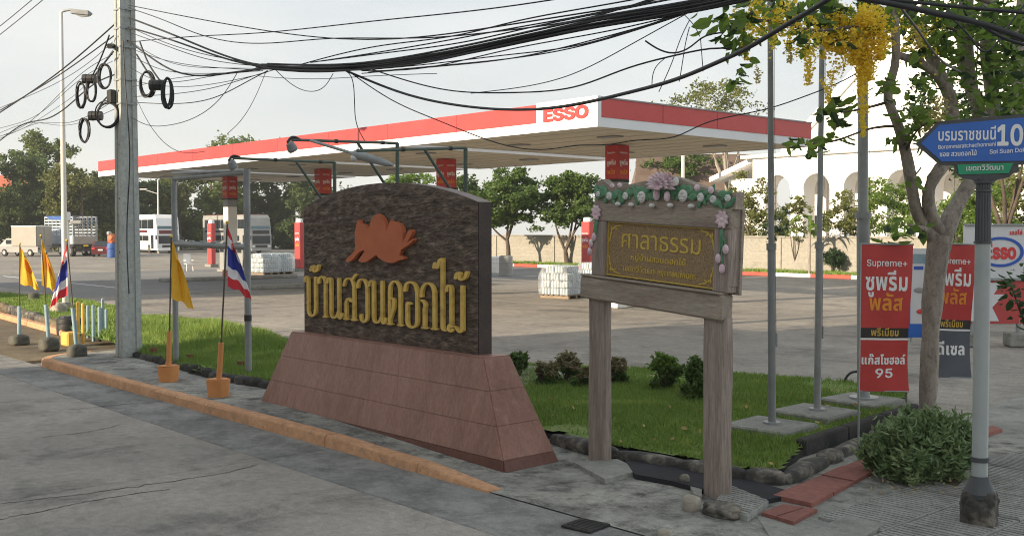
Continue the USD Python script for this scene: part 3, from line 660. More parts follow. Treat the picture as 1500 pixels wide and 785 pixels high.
# ================================================================== THE CARVED WOODEN SIGN
A0, A1 = G(875, 680), G(1046, 733)
rz = math.degrees(math.atan2(*(A1 - A0)[[1, 0]]))
ws = Thing('wooden_sign', 'weathered wooden sign on two thick posts, carved green and pink lotus crest', 'wooden sign', A0, rz)
TL = math.radians(2.72)
def tilt(m):
    v, f = arr(m); c, s = math.cos(TL), math.sin(TL)
    z = v[:, 2] - 1.9
    return trimesh.Trimesh(np.column_stack([v[:, 0] * c + z * s + .015, v[:, 1], -v[:, 0] * s + z * c + 1.9]), f, process=False)
def W(name, m, mat, smooth=False, parent=None, label=None): return ws.add(name, tilt(m), mat, smooth, parent, label, local=True)
def rough_post(x0, x1, y0, y1, z1, seed):
    n = 30; v, f = [], []
    for i in range(n + 1):
        z = -.15 + (z1 + .15) * i / n
        for (x, y) in ((x0, y0 + .015), (x0 + .015, y0), ((x0 + x1) / 2, y0 - .004), (x1 - .02, y0), (x1, y0 + .02), (x1, y1), (x0, y1)):
            j = (meshkit.noise(np.array([[x * 9, y * 9, z * 1.6 + seed], [x * 9 + 50, y * 9, z * 1.6 + seed]])) - .5) * .02
            v.append((x + j[0], y + j[1], z))
    for i in range(n):
        for k in range(7): q = (k + 1) % 7; f.append((i * 7 + k, i * 7 + q, (i + 1) * 7 + q, (i + 1) * 7 + k))
    return np.array(v), np.array(f)
ws.add('post', rough_post(-.215, .075, .03, .125, 1.78, 3), 'old_wood', 35, local=True)
ws.add('post', rough_post(1.60, 1.895, .03, .125, 1.7, 9), 'old_wood', 35, local=True)
W('lower_beam', cbox(((1.88 - .32) / 2, .06, 1.882), (2.2, .16, .245), 0, .018), 'old_wood_flat')
W('beam_ledge', cbox(((1.90 - .32) / 2, .02, 2.012), (2.16, .12, .02), 0, .006), 'old_wood_flat')
W('stile', cbox((-.05, .08, 2.31), (.23, .13, .585), 0, .012), 'old_wood')
W('stile', cbox((1.812, .08, 2.31), (.2, .13, .585), 0, .012), 'old_wood')
W('top_rail', cbox((.875, .08, 2.695), (2.09, .132, .19), 0, .012), 'old_wood_flat')
W('back_board', cbox((.89, .16, 2.4), (2.1, .03, .8)), 'old_wood_flat')
W('side_board', cbox((1.898, .1, 2.49), (.04, .13, .84), 0, .012), 'old_wood')
cr = Polygon([(-.16, 2.785), (-.15, 3.0), (-.05, 3.045), (.08, 2.985), (.4, 2.99), (.66, 3.03), (.86, 3.07), (1.02, 3.085), (1.2, 3.06), (1.42, 3.0), (1.68, 2.95), (1.86, 2.915), (1.97, 2.945), (1.96, 2.785)])
m = extr(cr, .1); v = np.array(m.vertices); W('crest_board', trimesh.Trimesh(np.column_stack([v[:, 0], .13 - v[:, 2], v[:, 1]]), m.faces, process=False), 'old_wood_flat')
W('name_panel', bx(.066, 1.712, .058, .075, 2.036, 2.603), 'sign_brown')
b = MB()
for s in (bx(.066, 1.712, .045, .06, 2.59, 2.604), bx(.066, 1.712, .045, .06, 2.036, 2.05), bx(.066, .08, .045, .06, 2.05, 2.59), bx(1.698, 1.712, .045, .06, 2.05, 2.59)): b.add(s)
W('panel_moulding', b, 'gold_leaf')
def on_panel(poly, x, z, y=.058, th=.006):
    m = extr(affinity.translate(poly, x, z), th); v = np.array(m.vertices); return trimesh.Trimesh(np.column_stack([v[:, 0], y - v[:, 2], v[:, 1]]), m.faces, process=False)
W('gold_lettering', on_panel(text('ศาลาธรรม', .155, 400, 100, width=1.2), .3, 2.345), 'gold_leaf', label='large gold Thai lettering')
W('gold_lettering', on_panel(text('หมู่บ้านสวนดอกไม้', .05, 500, 90, width=.84), .46, 2.225), 'gold_leaf', label='first small line of gold Thai lettering')
W('gold_lettering', on_panel(text('เขตทวีวัฒนา', .05, 400, 90, width=.5), .34, 2.105), 'gold_leaf', label='left half of the second small line of gold lettering')
W('gold_lettering', on_panel(text('กรุงเทพมหานคร', .05, 400, 90, width=.56), .89, 2.105), 'gold_leaf', label='right half of the second small line of gold lettering')
def scroll(x, z, sx, sz):
    g = []
    for k in range(3):
        t = np.linspace(0, 4.4, 30); r = .03 * np.exp(-.28 * t) * (1 - .18 * k)
        cx, cz = [(.05, .045), (.115, .035), (.04, .11)][k]
        g.append(LineString(np.column_stack([cx + r * np.cos(t + k), cz + r * np.sin(t + k)])).buffer(.006))
    g.append(LineString([(.012, .19), (.03, .12), (.05, .06), (.12, .03), (.2, .014)]).buffer(.006))
    return affinity.translate(affinity.scale(unary_union(g), sx, sz, origin=(0, 0)), x, z)
for cx, cz, sx, sz in ((.082, 2.052, 1, 1), (1.696, 2.052, -1, 1), (.082, 2.588, 1, -1), (1.696, 2.588, -1, -1)):
    W('corner_scroll', on_panel(scroll(cx, cz, sx, sz), 0, 0), 'gold_leaf')
# carved crest: overlapping green leaf swags with white rosettes, buds and a big lotus
R = rng(21)
def swag(x, z, r, k):
    a = np.linspace(0, 2 * np.pi, 18, endpoint=False); rr = r * (1 + .1 * np.cos(a * 6)); v = [(x, .0, z)]
    ring = np.column_stack([x + rr * np.cos(a) * 1.1, np.full(18, .028), z + rr * np.sin(a)]); mid = np.column_stack([x + .7 * rr * np.cos(a) * 1.1, np.full(18, .002), z + .7 * rr * np.sin(a)])
    return hull(np.vstack([ring, mid, v + np.array([0, -.006, 0])]))
SW = [(-.07, .07), (.1, .085), (.28, .09), (.46, .1), (.62, .11), (.79, .115), (.95, .1), (1.12, .115), (1.28, .115), (1.44, .1), (1.59, .095), (1.74, .09), (1.9, .085)]
def leaf_blob(x, z, r, a, y):
    m = sphere((0, 0, 0), (r * 1.15, .018, r * .55), 2); v = np.array(m.vertices); v[:, 2] *= 1 - .45 * np.abs(v[:, 0]) / (r * 1.15); c_, s_ = math.cos(a), math.sin(a)
    return trimesh.Trimesh(np.column_stack([x + v[:, 0] * c_ - v[:, 2] * s_, y + v[:, 1], z + v[:, 0] * s_ + v[:, 2] * c_]), m.faces, process=False)
for k, x in enumerate(np.linspace(-.1, 1.9, 46)):
    zc_ = 2.875 + .05 * math.exp(-((x - 1.0) / .45) ** 2)
    W('carved_leaf', leaf_blob(x, zc_ + R.uniform(-.045, .05), R.uniform(.06, .09), R.uniform(-1, 1) + (math.pi / 2 if k % 3 == 0 else 0), R.uniform(.012, .028)), 'paint_green', True)
for x, r, zz in ((-.06, .042, 2.885), (.13, .055, 2.87), (.4, .05, 2.875), (.66, .078, 2.87), (1.28, .078, 2.895), (1.53, .055, 2.885), (1.7, .05, 2.87), (1.89, .045, 2.885)):
    r *= .86; p = W('rosette', sphere((x, .002, zz), (r * .95, .018, r * .9), 2), 'paint_white', True)
    b = MB()
    for t0 in np.linspace(0, 2 * np.pi, 7)[:-1]: b.add(sphere((x + .5 * r * math.cos(t0) * .85, -.014, zz + .5 * r * math.sin(t0)), (r * .22, .008, r * .22), 1))
    W('rosette_petals', b, 'paint_white', True, parent=p)
def petal(c, ang, L, w, lift, y0):
    """pointed petal in the sign plane, its tip lifted forward"""
    n = 7; v = []
    for i in range(n):
        t = i / (n - 1); ww = w * math.sin(math.pi * min(t * .93 + .07, 1)) ** .8
        for s in (-1, 0, 1):
            lx, lz = t * L, s * ww
            v.append((c[0] + lx * math.cos(ang) - lz * math.sin(ang), y0 - lift * math.sin(t * 1.5) - .012 * (1 - s * s), c[1] + lx * math.sin(ang) + lz * math.cos(ang)))
    v = np.array(v); b = np.vstack([v, v + np.array([0, .012, 0])]); f = []
    for i in range(n - 1):
        for s in (0, 1):
            a = i * 3 + s; f += [(a, a + 3, a + 4, a + 1)]; o = n * 3; f += [(o + a, o + a + 1, o + a + 4, o + a + 3)]
    return b, np.array(f)
def squash(m):
    v, f = m; v = np.array(v); v[:, 0] = 1.0 + (v[:, 0] - 1.0) * 1.12; v[:, 2] = 3.0 + (v[:, 2] - 3.0) * .62; return v, f
fl = W('lotus_flower', sphere((1.0, -.03, 3.02), (.06, .03, .035), 2), 'petal_pink', True, label='large pink lotus at the top of the crest')
for ring, (L, w, n, lift) in enumerate(((.2, .042, 13, .03), (.15, .04, 11, .055), (.1, .032, 8, .07))):
    for k in range(n):
        a = math.pi * (-.12 + 1.24 * k / (n - 1)); W('petal', squash(petal((1.0, 3.0 - .006 * ring), a, L, w, lift, -.012 - .014 * ring)), 'petal_pink', True, parent=fl)
for k in range(6):
    a = math.pi * (1.1 + .8 * k / 5); W('petal', squash(petal((1.0, 3.0), a, .1, .035, .05, -.04)), 'petal_pink', True, parent=fl)
for x, z, s in ((.92, 2.9, .05), (1.08, 2.885, .042), (.33, 2.985, .02), (.2, 2.975, .02), (1.5, 2.975, .026), (1.69, 2.955, .028), (.83, 3.03, .035), (1.2, 3.03, .035)):
    W('lotus_bud', sphere((x, -.022, z), (s * .8, .03, s * 1.25), 2), 'petal_pink' if s < .034 or z < 2.95 else 'paint_white', True)
for x, z in ((.52, 2.79), (.85, 2.79), (1.12, 2.8), (.3, 2.79), (1.42, 2.8)):
    W('shell', sphere((x, -.015, z), (.04, .025, .022), 2), 'paint_white', True)
for sx, sz in ((-.085, 2.69), (1.83, 2.69)):
    p = W('corner_flower', sphere((sx, -.0, sz), (.025, .02, .025), 2), 'petal_pink', True)
    for k in range(8): W('petal', petal((sx, sz), k * math.pi / 4 + .39, .085, .03, .02, .012), 'petal_pink', True, parent=p)
for sx, buds in ((-.085, ((-.03, 2.43), (-.08, 2.36), (-.1, 2.27))), (1.83, ((.055, 2.42), (-.035, 2.33), (.02, 2.24)))):
    b = MB()
    for bxx, bz in buds: b.tube(spline([(sx, .012, 2.64), (sx + .01, .008, 2.54), (sx + bxx * .6, .008, bz + .08), (sx + bxx, .01, bz)], 12), .008, 6)
    W('bud_stems', b, 'paint_green', True)
    W('stem_leaf', sphere((sx - .01, .01, 2.53), (.028, .012, .075), 2), 'paint_green', True)
    for bxx, bz in buds: W('lotus_bud', sphere((sx + bxx, .004, bz), (.033, .022, .045), 2), 'petal_pink', True)

# ================================================================== THE FILLING STATION CANOPY
cp = Thing('station_canopy', 'long red and white filling station canopy on red bannered columns', 'canopy', (-36.6, 25.5, 0))
CX = [-23.3, -32.2, -41.1, -50.0]; CY0, CY1, Z0, Z1, Z2 = 20.42, 30.5, 5.24, 5.5, 6.02
for k, c in enumerate(CX):
    x0, x1 = c - 3.98, c + 3.98
    s = cp.add('soffit', bx(x0 + .03, x1 - .03, CY0 + .12, CY1 - .03, Z0 + .03, Z0 + .09), 'soffit')
    for j in range(1, 10):
        y = CY0 + j * (CY1 - CY0) / 10; cp.add('soffit_seam', bx(x0 + .05, x1 - .05, y - .012, y + .012, Z0 + .018, Z0 + .029), 'soffit', parent=s)
    for dx in (-2, 2):
        for yy in (23, 28): cp.add('ceiling_light', bx(c + dx - .35, c + dx + .35, yy - .2, yy + .2, Z0 - .01, Z0 + .028), 'column_grey')
    cp.add('roof_deck', bx(x0 + .05, x1 - .05, CY0 + .1, CY1 - .05, Z2 - .25, Z2 - .1), 'roof_metal')
    for xx, nm in ((x1, 'side_fascia'), (x0, 'side_fascia')):
        sg = 1 if xx == x1 else -1
        cp.add(nm + '_white', bx(xx - sg * .05, xx, CY0 + .1, CY1, Z0, Z1 - .003), 'fascia_white')
        if k == 0 and sg == 1:
            n = 4
            for q in range(n): cp.add(nm + '_red', bx(xx - .05, xx + .012, CY0 + .1 + (CY1 - CY0 - .1) * q / n + .01, CY0 + .1 + (CY1 - CY0 - .1) * (q + 1) / n - .01, Z1, Z2 - .02), 'fascia_red')
            cp.add('fascia_cap', bx(xx - .1, xx + .03, CY0 + .1, CY1 + .03, Z2 - .017, Z2 + .02), 'column_grey')
        else: cp.add(nm + '_red', bx(xx - sg * .05, xx, CY0 + .1, CY1, Z1, Z2 - .02), 'fascia_white' if 1 else 'fascia_red')
    cp.add('rear_fascia_white', bx(x0 + .06, x1 - .06, CY1 - .05, CY1 + .001, Z0, Z1 - .003), 'fascia_white')
    cp.add('rear_fascia_red', bx(x0 + .06, x1 - .06, CY1 - .05, CY1 + .004, Z1, Z2 - .02), 'fascia_red')
# front fascia, in panels
xe, xw = CX[0] + 3.98, CX[3] - 4.3
xp = PY(787.5, 165, CY0)[0]
ns = 9
for q in range(ns):
    a, b_ = xw + (xp - xw) * q / ns, xw + (xp - xw) * (q + 1) / ns
    cp.add('front_fascia_red', bx(a + .008, b_ - .008, CY0, CY0 + .09, Z1 + .002, Z2), 'fascia_red')
    cp.add('front_fascia_white', bx(a + .003, b_ - .003, CY0 - .012, CY0 + .09, Z0, Z1), 'fascia_white')
cp.add('logo_panel', bx(xp + .004, xe + .012, CY0 - .06, CY0 + .09, Z0 - .005, Z2 + .03), 'fascia_white')
lx0, lx1 = PY(796.5, 167, CY0 - .06)[0], PY(862.5, 160, CY0 - .06)[0]
lz0, lz1 = PY(800, 179.5, CY0 - .06)[2], PY(800, 157.5, CY0 - .06)[2]
g = text('ESSO', 1, latin=True, bold=5); bb = g.bounds
g = affinity.scale(affinity.translate(g, -bb[0], -bb[1]), (lx1 - lx0) / (bb[2] - bb[0]), .36 / (bb[3] - bb[1]), origin=(0, 0))
zc = PY(830, 166.5, CY0 - .06)[2]
cp.add('logo_letters', on_front(affinity.translate(g, lx0, zc - .18), CY0 - .06, .025), 'esso_red')
# columns with banners wrapped round their heads
def wrap_text(t, c, w, items, side):
    for s, z, h, wid, mat, lat in items:
        g = text(s, h, 600, 100, latin=lat, width=wid); g = affinity.translate(g, -wid / 2, z)
        if side == 0: cp.add('banner_print', on_front(affinity.translate(g, c, 0), 25.5 - w - .022, .006), mat)
        else:
            m = extr(g, .006); cp.add('banner_print', frame(m, (c + w + .022, 25.5, 0), (0, 1, 0), (0, 0, 1)), mat)
for k, c in enumerate(CX):
    w = .26
    cp.add('column', bx(c - w, c + w, 25.5 - w, 25.5 + w, 0, Z0 + .02, .02), 'column_white')
    cp.add('column_collar', bx(c - w - .012, c + w + .012, 25.5 - w - .012, 25.5 + w + .012, 3.72, 4.05, .01), 'column_grey')
    cp.add('column_banner', bx(c - w - .02, c + w + .02, 25.5 - w - .02, 25.5 + w + .02, 4.16, Z0 + .01, .01), 'banner_red')
    cp.add('banner_hem', bx(c - w - .021, c + w + .021, 25.5 - w - .021, 25.5 + w + .021, 4.06, 4.158, .01), 'banner_black')
    if k: cp.add('column_foot', bx(c - w - .05, c + w + .05, 25.5 - w - .05, 25.5 + w + .05, 0, .5, .02), 'fascia_red')
    for sd in (0, 1):
        wrap_text(cp, c, w, [('Supreme+', 4.98, .06, .36, 'print_white', True), ('ซูพรีม', 4.62, .13, .38, 'print_white', False), ('พลัส', 4.32, .13, .34, 'print_orange', False)], sd)
    if k > 1: cp.add('pump_island', bx(c - .55, c + .55, 21.9, 29.1, 0, .16, .03), 'slab_grey')
# ================================================================== FORECOURT FURNITURE
def totem(loc, label, h=3.1, red='banner_red'):
    t = Thing('pump_totem', label, 'pump totem', loc, 0, 'red pump totems'); x, y, z = loc
    t.add('totem_body', cbox((x, y, h / 2 + .05), (.62, .34, h - .3), 0, .03), 'fascia_red')
    t.add('totem_foot', cbox((x, y, .1), (.9, .6, .2), 0, .02), 'slab_grey')
    t.add('totem_cap', cbox((x, y, h - .02), (.5, .3, .32), 0, .08), 'fascia_white')
    g = text('Supreme+', .1, latin=True, width=.5); t.add('totem_print', on_front(affinity.translate(g, x - .25, 2.3), y - .17, .006), 'print_white')
    g = text('ซูพรีม', .16, 600, width=.48); t.add('totem_print', on_front(affinity.translate(g, x - .24, 1.9), y - .17, .006), 'print_white')
    g = text('พลัส', .16, 600, width=.42); t.add('totem_print', on_front(affinity.translate(g, x - .21, 1.55), y - .17, .006), 'print_orange')
    return t
totem(G(310, 391), 'red pump totem left of the farthest bannered column, behind the flags')
totem(G(439, 398), 'red pump totem just left of the dark monument slab')
q = G(860, 404); totem(tuple(q), 'red pump totem half hidden by the left edge of the wooden sign')
def pump(px, py, label):
    c = G(px, py); t = Thing('fuel_pump', label, 'fuel pump', tuple(c))
    t.add('cabinet', cbox((c[0], c[1], .95), (.95, .55, 1.7), 0, .04), 'vehicle_grey')
    t.add('display', bx(c[0] - .35, c[0] + .35, c[1] - .3, c[1] - .27, 1.2, 1.6), 'glass_dark')
    t.add('hose', tube(spline([(c[0] + .5, c[1] - .1, 1.4), (c[0] + .62, c[1] - .3, .7), (c[0] + .55, c[1] - .3, .35), (c[0] + .5, c[1] - .2, 1.0)], 20), .025, 6), 'cable', True)
    t.add('plinth', cbox((c[0], c[1], .08), (1.2, .8, .16), 0, .02), 'slab_grey')
pump(333, 398, 'grey fuel pump under the far column, behind the near national flag')
pump(356, 400, 'dark fuel pump to the right of the farthest column')
def pallet(c, label, rz, seed, big=1.0):
    t = Thing('water_pallet', label, 'pallet of water', tuple(c), rz, None); R = rng(seed)
    b = MB()
    for y in (-.5, 0, .5): b.box((0, y, .05), (1.25, .12, .1))
    for x in np.linspace(-.56, .56, 6): b.box((x, 0, .12), (.14, 1.2, .03))
    t.add('pallet', b, 'pallet_wood', local=True)
    for l in range(4):
        nx_, ny_ = (3, 3) if l < 3 else (2, 3)
        for i in range(nx_):
            for j in range(ny_):
                s = MB(); cx, cy = (i - (nx_ - 1) / 2) * .4 + R.uniform(-.015, .015), (j - (ny_ - 1) / 2) * .38 + R.uniform(-.015, .015)
                for a in (-1, 0, 1):
                    for bb in (-1, 0, 1):
                        z = .14 + l * .27
                        s.tube([(cx + a * .125, cy + bb * .118, z + .0), (cx + a * .125, cy + bb * .118, z + .19), (cx + a * .125, cy + bb * .118, z + .25)], [.058, .056, .02], 7)
                t.add('bottle_pack', s, 'water_pack', 40, local=True)
    w_ = hull([(sx * a, sy * a, z) for a, z in ((.64, .13), (.66, .6), (.63, .95), (.5, 1.22)) for sx in (-1, 1) for sy in (-1, 1)]); w_ = w_.subdivide().subdivide().subdivide(); v_ = np.array(w_.vertices); v_ += (meshkit.fbm(v_ * 4 + seed, 3)[:, None] - .5) * .07 * np.sign(v_)
    t.add('shrink_wrap', trimesh.Trimesh(v_, w_.faces, process=False), 'film', True, local=True)
    return t
pallet(G(824, 436), 'shrink-wrapped water bottles on a pallet between the monument and the wooden sign', 12, 1)
q = G(836, 428); pallet((q[0] + .6, q[1] + .9, 0), 'rear half of the water bottle stack left of the wooden sign', 6, 5)
pallet(G(388, 402), 'water bottle pallet left of the monument, partly behind the steel post', 8, 2)
q = G(410, 401); pallet(tuple(q), 'water bottle pallet nearest the left edge of the monument', -5, 3)
def barrel(c, label, r, h, mat, name='barrel', cat='barrel'):
    t = Thing(name, label, cat, tuple(c)); p = [(c[0], c[1], z) for z in (0, .03, h * .33, h * .35, h * .37, h * .66, h * .68, h * .7, h - .03, h)]
    t.add('shell', tube(p, [r * .93, r, r, r * 1.04, r, r, r * 1.04, r, r, r * .9], 18), mat, 30); t.add('lid', tube([(c[0], c[1], h), (c[0], c[1], h + .03)], r * .8, 14), mat)
    return t
c = G(276, 397); t = Thing('plastic_chair', 'white plastic chair standing alone on the forecourt, left of the pumps', 'chair', tuple(c))
for sx in (-.22, .22):
    for sy in (-.22, .22): t.add('leg', cyl((c[0] + sx, c[1] + sy, 0), (c[0] + sx * .9, c[1] + sy * .9, .44), .03, 8), 'white_plastic')
t.add('seat', cbox((c[0], c[1], .45), (.5, .48, .05), 0, .02), 'white_plastic'); t.add('backrest', cbox((c[0] - .22, c[1], .75), (.05, .48, .6), 0, .02), 'white_plastic')
for s in (-.24, .24): t.add('armrest', cbox((c[0], c[1] + s, .66), (.45, .05, .04), 0, .01), 'white_plastic')
barrel(G(728, 400), 'white plastic tub beside the right edge of the monument', .5, .95, 'white_plastic', 'tub', 'tub')
barrel(G(741, 404), 'small pale bin beside the white tub right of the monument', .38, 1.1, 'vehicle_grey', 'bin', 'bin')
# ================================================================== VEHICLES
def wheel(t, c, r, w, rz):
    a = math.radians(rz); ax = np.array([-math.sin(a), math.cos(a), 0]); c = np.asarray(c, float)
    p = t.add('wheel', tube([c - ax * w / 2, c - ax * w * .42, c + ax * w * .42, c + ax * w / 2], [r * .9, r, r, r * .9], 20), 'tyre', 40, local=True)
    t.add('rim', tube([c - ax * (w / 2 + .012), c + ax * (w / 2 + .012)], r * .55, 14), 'chrome', parent=p, local=True)
def bus(loc, rz, label, body, trim, topcol):
    """front at local +x"""
    t = Thing('double_decker_bus', label, 'bus', loc, rz)
    L, Wd, H = 11.5, 2.5, 4.25
    prof = Polygon([(-L / 2, .35), (L / 2 - .15, .35), (L / 2, .6), (L / 2 - .02, 1.9), (L / 2 - .35, H - .35), (L / 2 - .75, H), (-L / 2 + .2, H), (-L / 2, H - .3)])
    m = extr(prof, Wd); v = np.array(m.vertices); t.add('body', trimesh.Trimesh(np.column_stack([v[:, 0], Wd / 2 - v[:, 2], v[:, 1]]), m.faces, process=False), body, local=True)
    for s in (-1, 1):
        for k in range(5): t.add('upper_window', bx(-L / 2 + .5 + k * 2.0, -L / 2 + 2.42 + k * 2.0, s * (Wd / 2 - .01), s * (Wd / 2 + .012), 2.75, 3.75), 'glass_dark', local=True)
        for k in range(3): t.add('lower_window', bx(-L / 2 + 2.6 + k * 2.1, -L / 2 + 4.6 + k * 2.1, s * (Wd / 2 - .01), s * (Wd / 2 + .012), 1.35, 1.95), 'glass_dark', local=True)
        t.add('red_flash', bx(-L / 2 + .6, L / 2 - 3.2, s * (Wd / 2 - .01), s * (Wd / 2 + .016), 2.3, 2.55), trim, local=True)
        t.add('door' if s > 0 else 'side_panel', bx(L / 2 - 1.9, L / 2 - 1.1, s * (Wd / 2 - .01), s * (Wd / 2 + .014), .5, 2.0), 'glass_dark', local=True)
        wheel(t, (L / 2 - 2.6, s * (Wd / 2 - .14), .5), .5, .3, 0); wheel(t, (-L / 2 + 2.6, s * (Wd / 2 - .14), .5), .5, .3, 0); wheel(t, (-L / 2 + 3.7, s * (Wd / 2 - .14), .5), .5, .3, 0)
    x = L / 2
    t.add('upper_windscreen', hull([(x - .13, -1.15, 2.7), (x - .13, 1.15, 2.7), (x - .4, -1.1, 3.85), (x - .4, 1.1, 3.85), (x - .22, -1.15, 2.68), (x - .22, 1.15, 2.68), (x - .5, -1.1, 3.8), (x - .5, 1.1, 3.8)]), 'glass_teal', local=True)
    t.add('destination_board', bx(x - .15, x - .02, -1.0, 1.0, 2.15, 2.55), trim, local=True)
    t.add('lower_windscreen', bx(x - .08, x + .012, -1.08, 1.08, 1.05, 1.95), 'glass_dark', local=True)
    t.add('grille', bx(x - .1, x + .018, -.7, .7, .66, .92), 'vehicle_dark', local=True)
    for s in (-1, 1):
        t.add('headlight', bx(x - .1, x + .02, s * .8, s * 1.12, .68, .88), 'lamp_glass', local=True)
        t.add('mirror', cbox((x + .1, s * 1.4, 1.75), (.12, .18, .5), 0, .04), 'vehicle_dark', local=True)
    t.add('bumper', cbox((x - .08, 0, .42), (.3, 2.46, .28), 0, .05), body, local=True)
    t.add('roof_edge', cbox((-.2, 0, H + .02), (L - 1.6, 2.3, .1), 0, .04), topcol, local=True)
    return t
def heading(v): return math.degrees(math.atan2(v[1], v[0]))
def towards(c, dr, dd):  # direction by right/away components
    v = RT * dr - FW * dd; return heading(v)
c = AT(220, 340, 122); bus((c[0], c[1], 0), towards(c, .62, .79), 'white double-decker bus right of the electric pole', 'vehicle_white', 'vehicle_red', 'vehicle_white')
c = AT(346, 340, 121); bus((c[0], c[1], 0), towards(c, .674, .738), 'grey double-decker bus with a dark red roof edge, behind the far column', 'vehicle_grey', 'vehicle_dark', 'vehicle_red')
# cage truck seen from behind
def truck(loc, rz):
    t = Thing('cage_truck', 'lorry with a tall slatted cage and blue tarpaulin, behind the lamp post', 'truck', loc, rz)
    Wd, z0, z1 = 2.4, 1.15, 3.9
    t.add('bed', bx(-3.4, 3.0, -Wd / 2, Wd / 2, .95, 1.2), 'vehicle_dark', local=True)
    for s in (-1, 1):
        for x in np.linspace(-3.35, 2.95, 8): t.add('cage_post', bx(x - .05, x + .05, s * Wd / 2 - .04, s * Wd / 2 + .04, 1.2, z1), 'cage_blue', local=True)
        for z in np.linspace(1.3, 3.75, 9): t.add('cage_slat', bx(-3.4, 3.0, s * Wd / 2 - .02, s * Wd / 2 + .02, z, z + .14), 'cage_blue', local=True)
        t.add('drop_side', bx(-3.4, 3.0, s * (Wd / 2 + .03), s * (Wd / 2 + .06), 1.2, 1.95), 'cage_blue', local=True)
    for y in np.linspace(-1.1, 1.1, 6): t.add('rear_bar', bx(-3.42, -3.36, y - .04, y + .04, 1.2, z1), 'vehicle_cream', local=True)
    for z in (2.4, 2.9, 3.4, 3.85): t.add('rear_rail', bx(-3.43, -3.37, -Wd / 2, Wd / 2, z, z + .07), 'vehicle_cream', local=True)
    t.add('tailboard', bx(-3.5, -3.42, -Wd / 2, Wd / 2, 1.2, 2.0), 'vehicle_cream', local=True)
    t.add('cab', hull([(3.1, -1.1, .8), (3.1, 1.1, .8), (5.0, -1.1, .8), (5.0, 1.1, .8), (3.1, -1.1, 2.9), (3.1, 1.1, 2.9), (4.7, -1.05, 2.9), (4.7, 1.05, 2.9), (5.05, -1.1, 1.9), (5.05, 1.1, 1.9)]), 'vehicle_white', local=True)
    t.add('tarpaulin', hull([(-2.9, 1.3, 3.95), (2.6, 1.3, 3.95), (-2.9, -.6, 4.0), (2.6, -.6, 4.0), (-1.5, 1.3, 3.55), (1.5, 1.28, 3.6)]), 'tarp_blue', local=True)
    t.add('number_plate', bx(-3.53, -3.5, -.25, .25, .95, 1.12), 'plate_yellow', local=True)
    t.add('rear_underrun', bx(-3.45, -3.3, -1.1, 1.1, .5, .8), 'vehicle_dark', local=True)
    for x in (-2.6, -1.4, 3.9):
        for s in (-1, 1): wheel(t, (x, s * .95, .52), .52, .42, 0)
    return t
c = AT(102, 340, 106); truck((c[0], c[1], 0), towards(c, -.73, -.68))
c = AT(36, 345, 104); t = Thing('box_pickup', 'grey pickup with a faded cream box body at the far left', 'pickup', (c[0], c[1], 0), towards(c, -1, -.45))
t.add('box_body', bx(-2.6, .7, -.95, .95, 1.0, 2.95), 'vehicle_cream', local=True); t.add('box_edge', bx(-2.62, .72, -.97, .97, 2.9, 3.0), 'vehicle_white', local=True)
t.add('rear_door', bx(-2.63, -2.6, -.9, -.02, 1.05, 2.88), 'vehicle_cream', local=True); t.add('rear_door', bx(-2.63, -2.6, .02, .9, 1.05, 2.88), 'vehicle_cream', local=True)
t.add('chassis', bx(-2.7, 2.7, -.85, .85, .4, .98), 'vehicle_grey', local=True)
t.add('cab', hull([(.75, -.85, .9), (.75, .85, .9), (2.7, -.85, .9), (2.7, .85, .9), (.8, -.75, 1.75), (.8, .75, 1.75), (1.6, -.75, 1.75), (1.6, .75, 1.75), (2.1, -.82, 1.05), (2.1, .82, 1.05)]), 'vehicle_grey', local=True)
t.add('side_window', bx(.9, 1.6, -.84, .84, 1.2, 1.6), 'glass_dark', local=True)
for x in (-1.7, 1.8):
    for s in (-1, 1): wheel(t, (x, s * .78, .36), .36, .24, 0)
for s in (-1, 1): t.add('tail_light', bx(-2.73, -2.69, s * .62, s * .8, .7, .85), 'vehicle_red', local=True)
c = AT(153, 360, 103); t = Thing('parked_car', 'dark red saloon car parked right of the lorry', 'car', (c[0], c[1], 0), towards(c, -.2, -1))
prof = Polygon([(-2.1, .3), (2.1, .3), (2.15, .75), (1.1, .92), (.45, 1.42), (-1.0, 1.45), (-1.7, 1.0), (-2.15, .92)])
m = extr(prof.buffer(.04), 1.66); v = np.array(m.vertices); t.add('body', trimesh.Trimesh(np.column_stack([v[:, 0], .83 - v[:, 2], v[:, 1]]), m.faces, process=False), 'vehicle_red', local=True)
t.add('rear_window', hull([(-1.72, -.7, 1.02), (-1.72, .7, 1.02), (-1.1, -.6, 1.44), (-1.1, .6, 1.44), (-1.78, -.7, 1.06), (-1.78, .7, 1.06), (-1.16, -.6, 1.48), (-1.16, .6, 1.48)]), 'glass_dark', local=True)
t.add('side_windows', bx(-1.0, .4, -.88, .88, 1.02, 1.36), 'glass_dark', local=True)
for x in (-1.3, 1.35):
    for s in (-1, 1): wheel(t, (x, s * .75, .32), .32, .2, 0)
for s in (-1, 1): t.add('tail_light', bx(-2.2, -2.15, s * .5, s * .8, .72, .88), 'esso_red', local=True)
t.add('number_plate', bx(-2.21, -2.17, -.22, .22, .6, .74), 'print_white', local=True)
c = AT(164, 360, 98); t = Thing('vendor_stand', 'blue drum with a reddish bundle on top, left of the electric pole', 'stand', (c[0], c[1], 0))
t.add('drum', tube([(c[0], c[1], z) for z in (0, .1, .8, .85, 1.35)], [.42, .45, .45, .48, .42], 16), 'tarp_blue', 30)
t.add('bundle', lump((c[0], c[1], 1.75), (.7, .65, .9), 20, 4, .3, 3), 'terracotta', True); t.add('sack', lump((c[0] - .1, c[1] - .2, 2.25), (.4, .4, .4), 0, 6, .3), 'vehicle_grey', True)

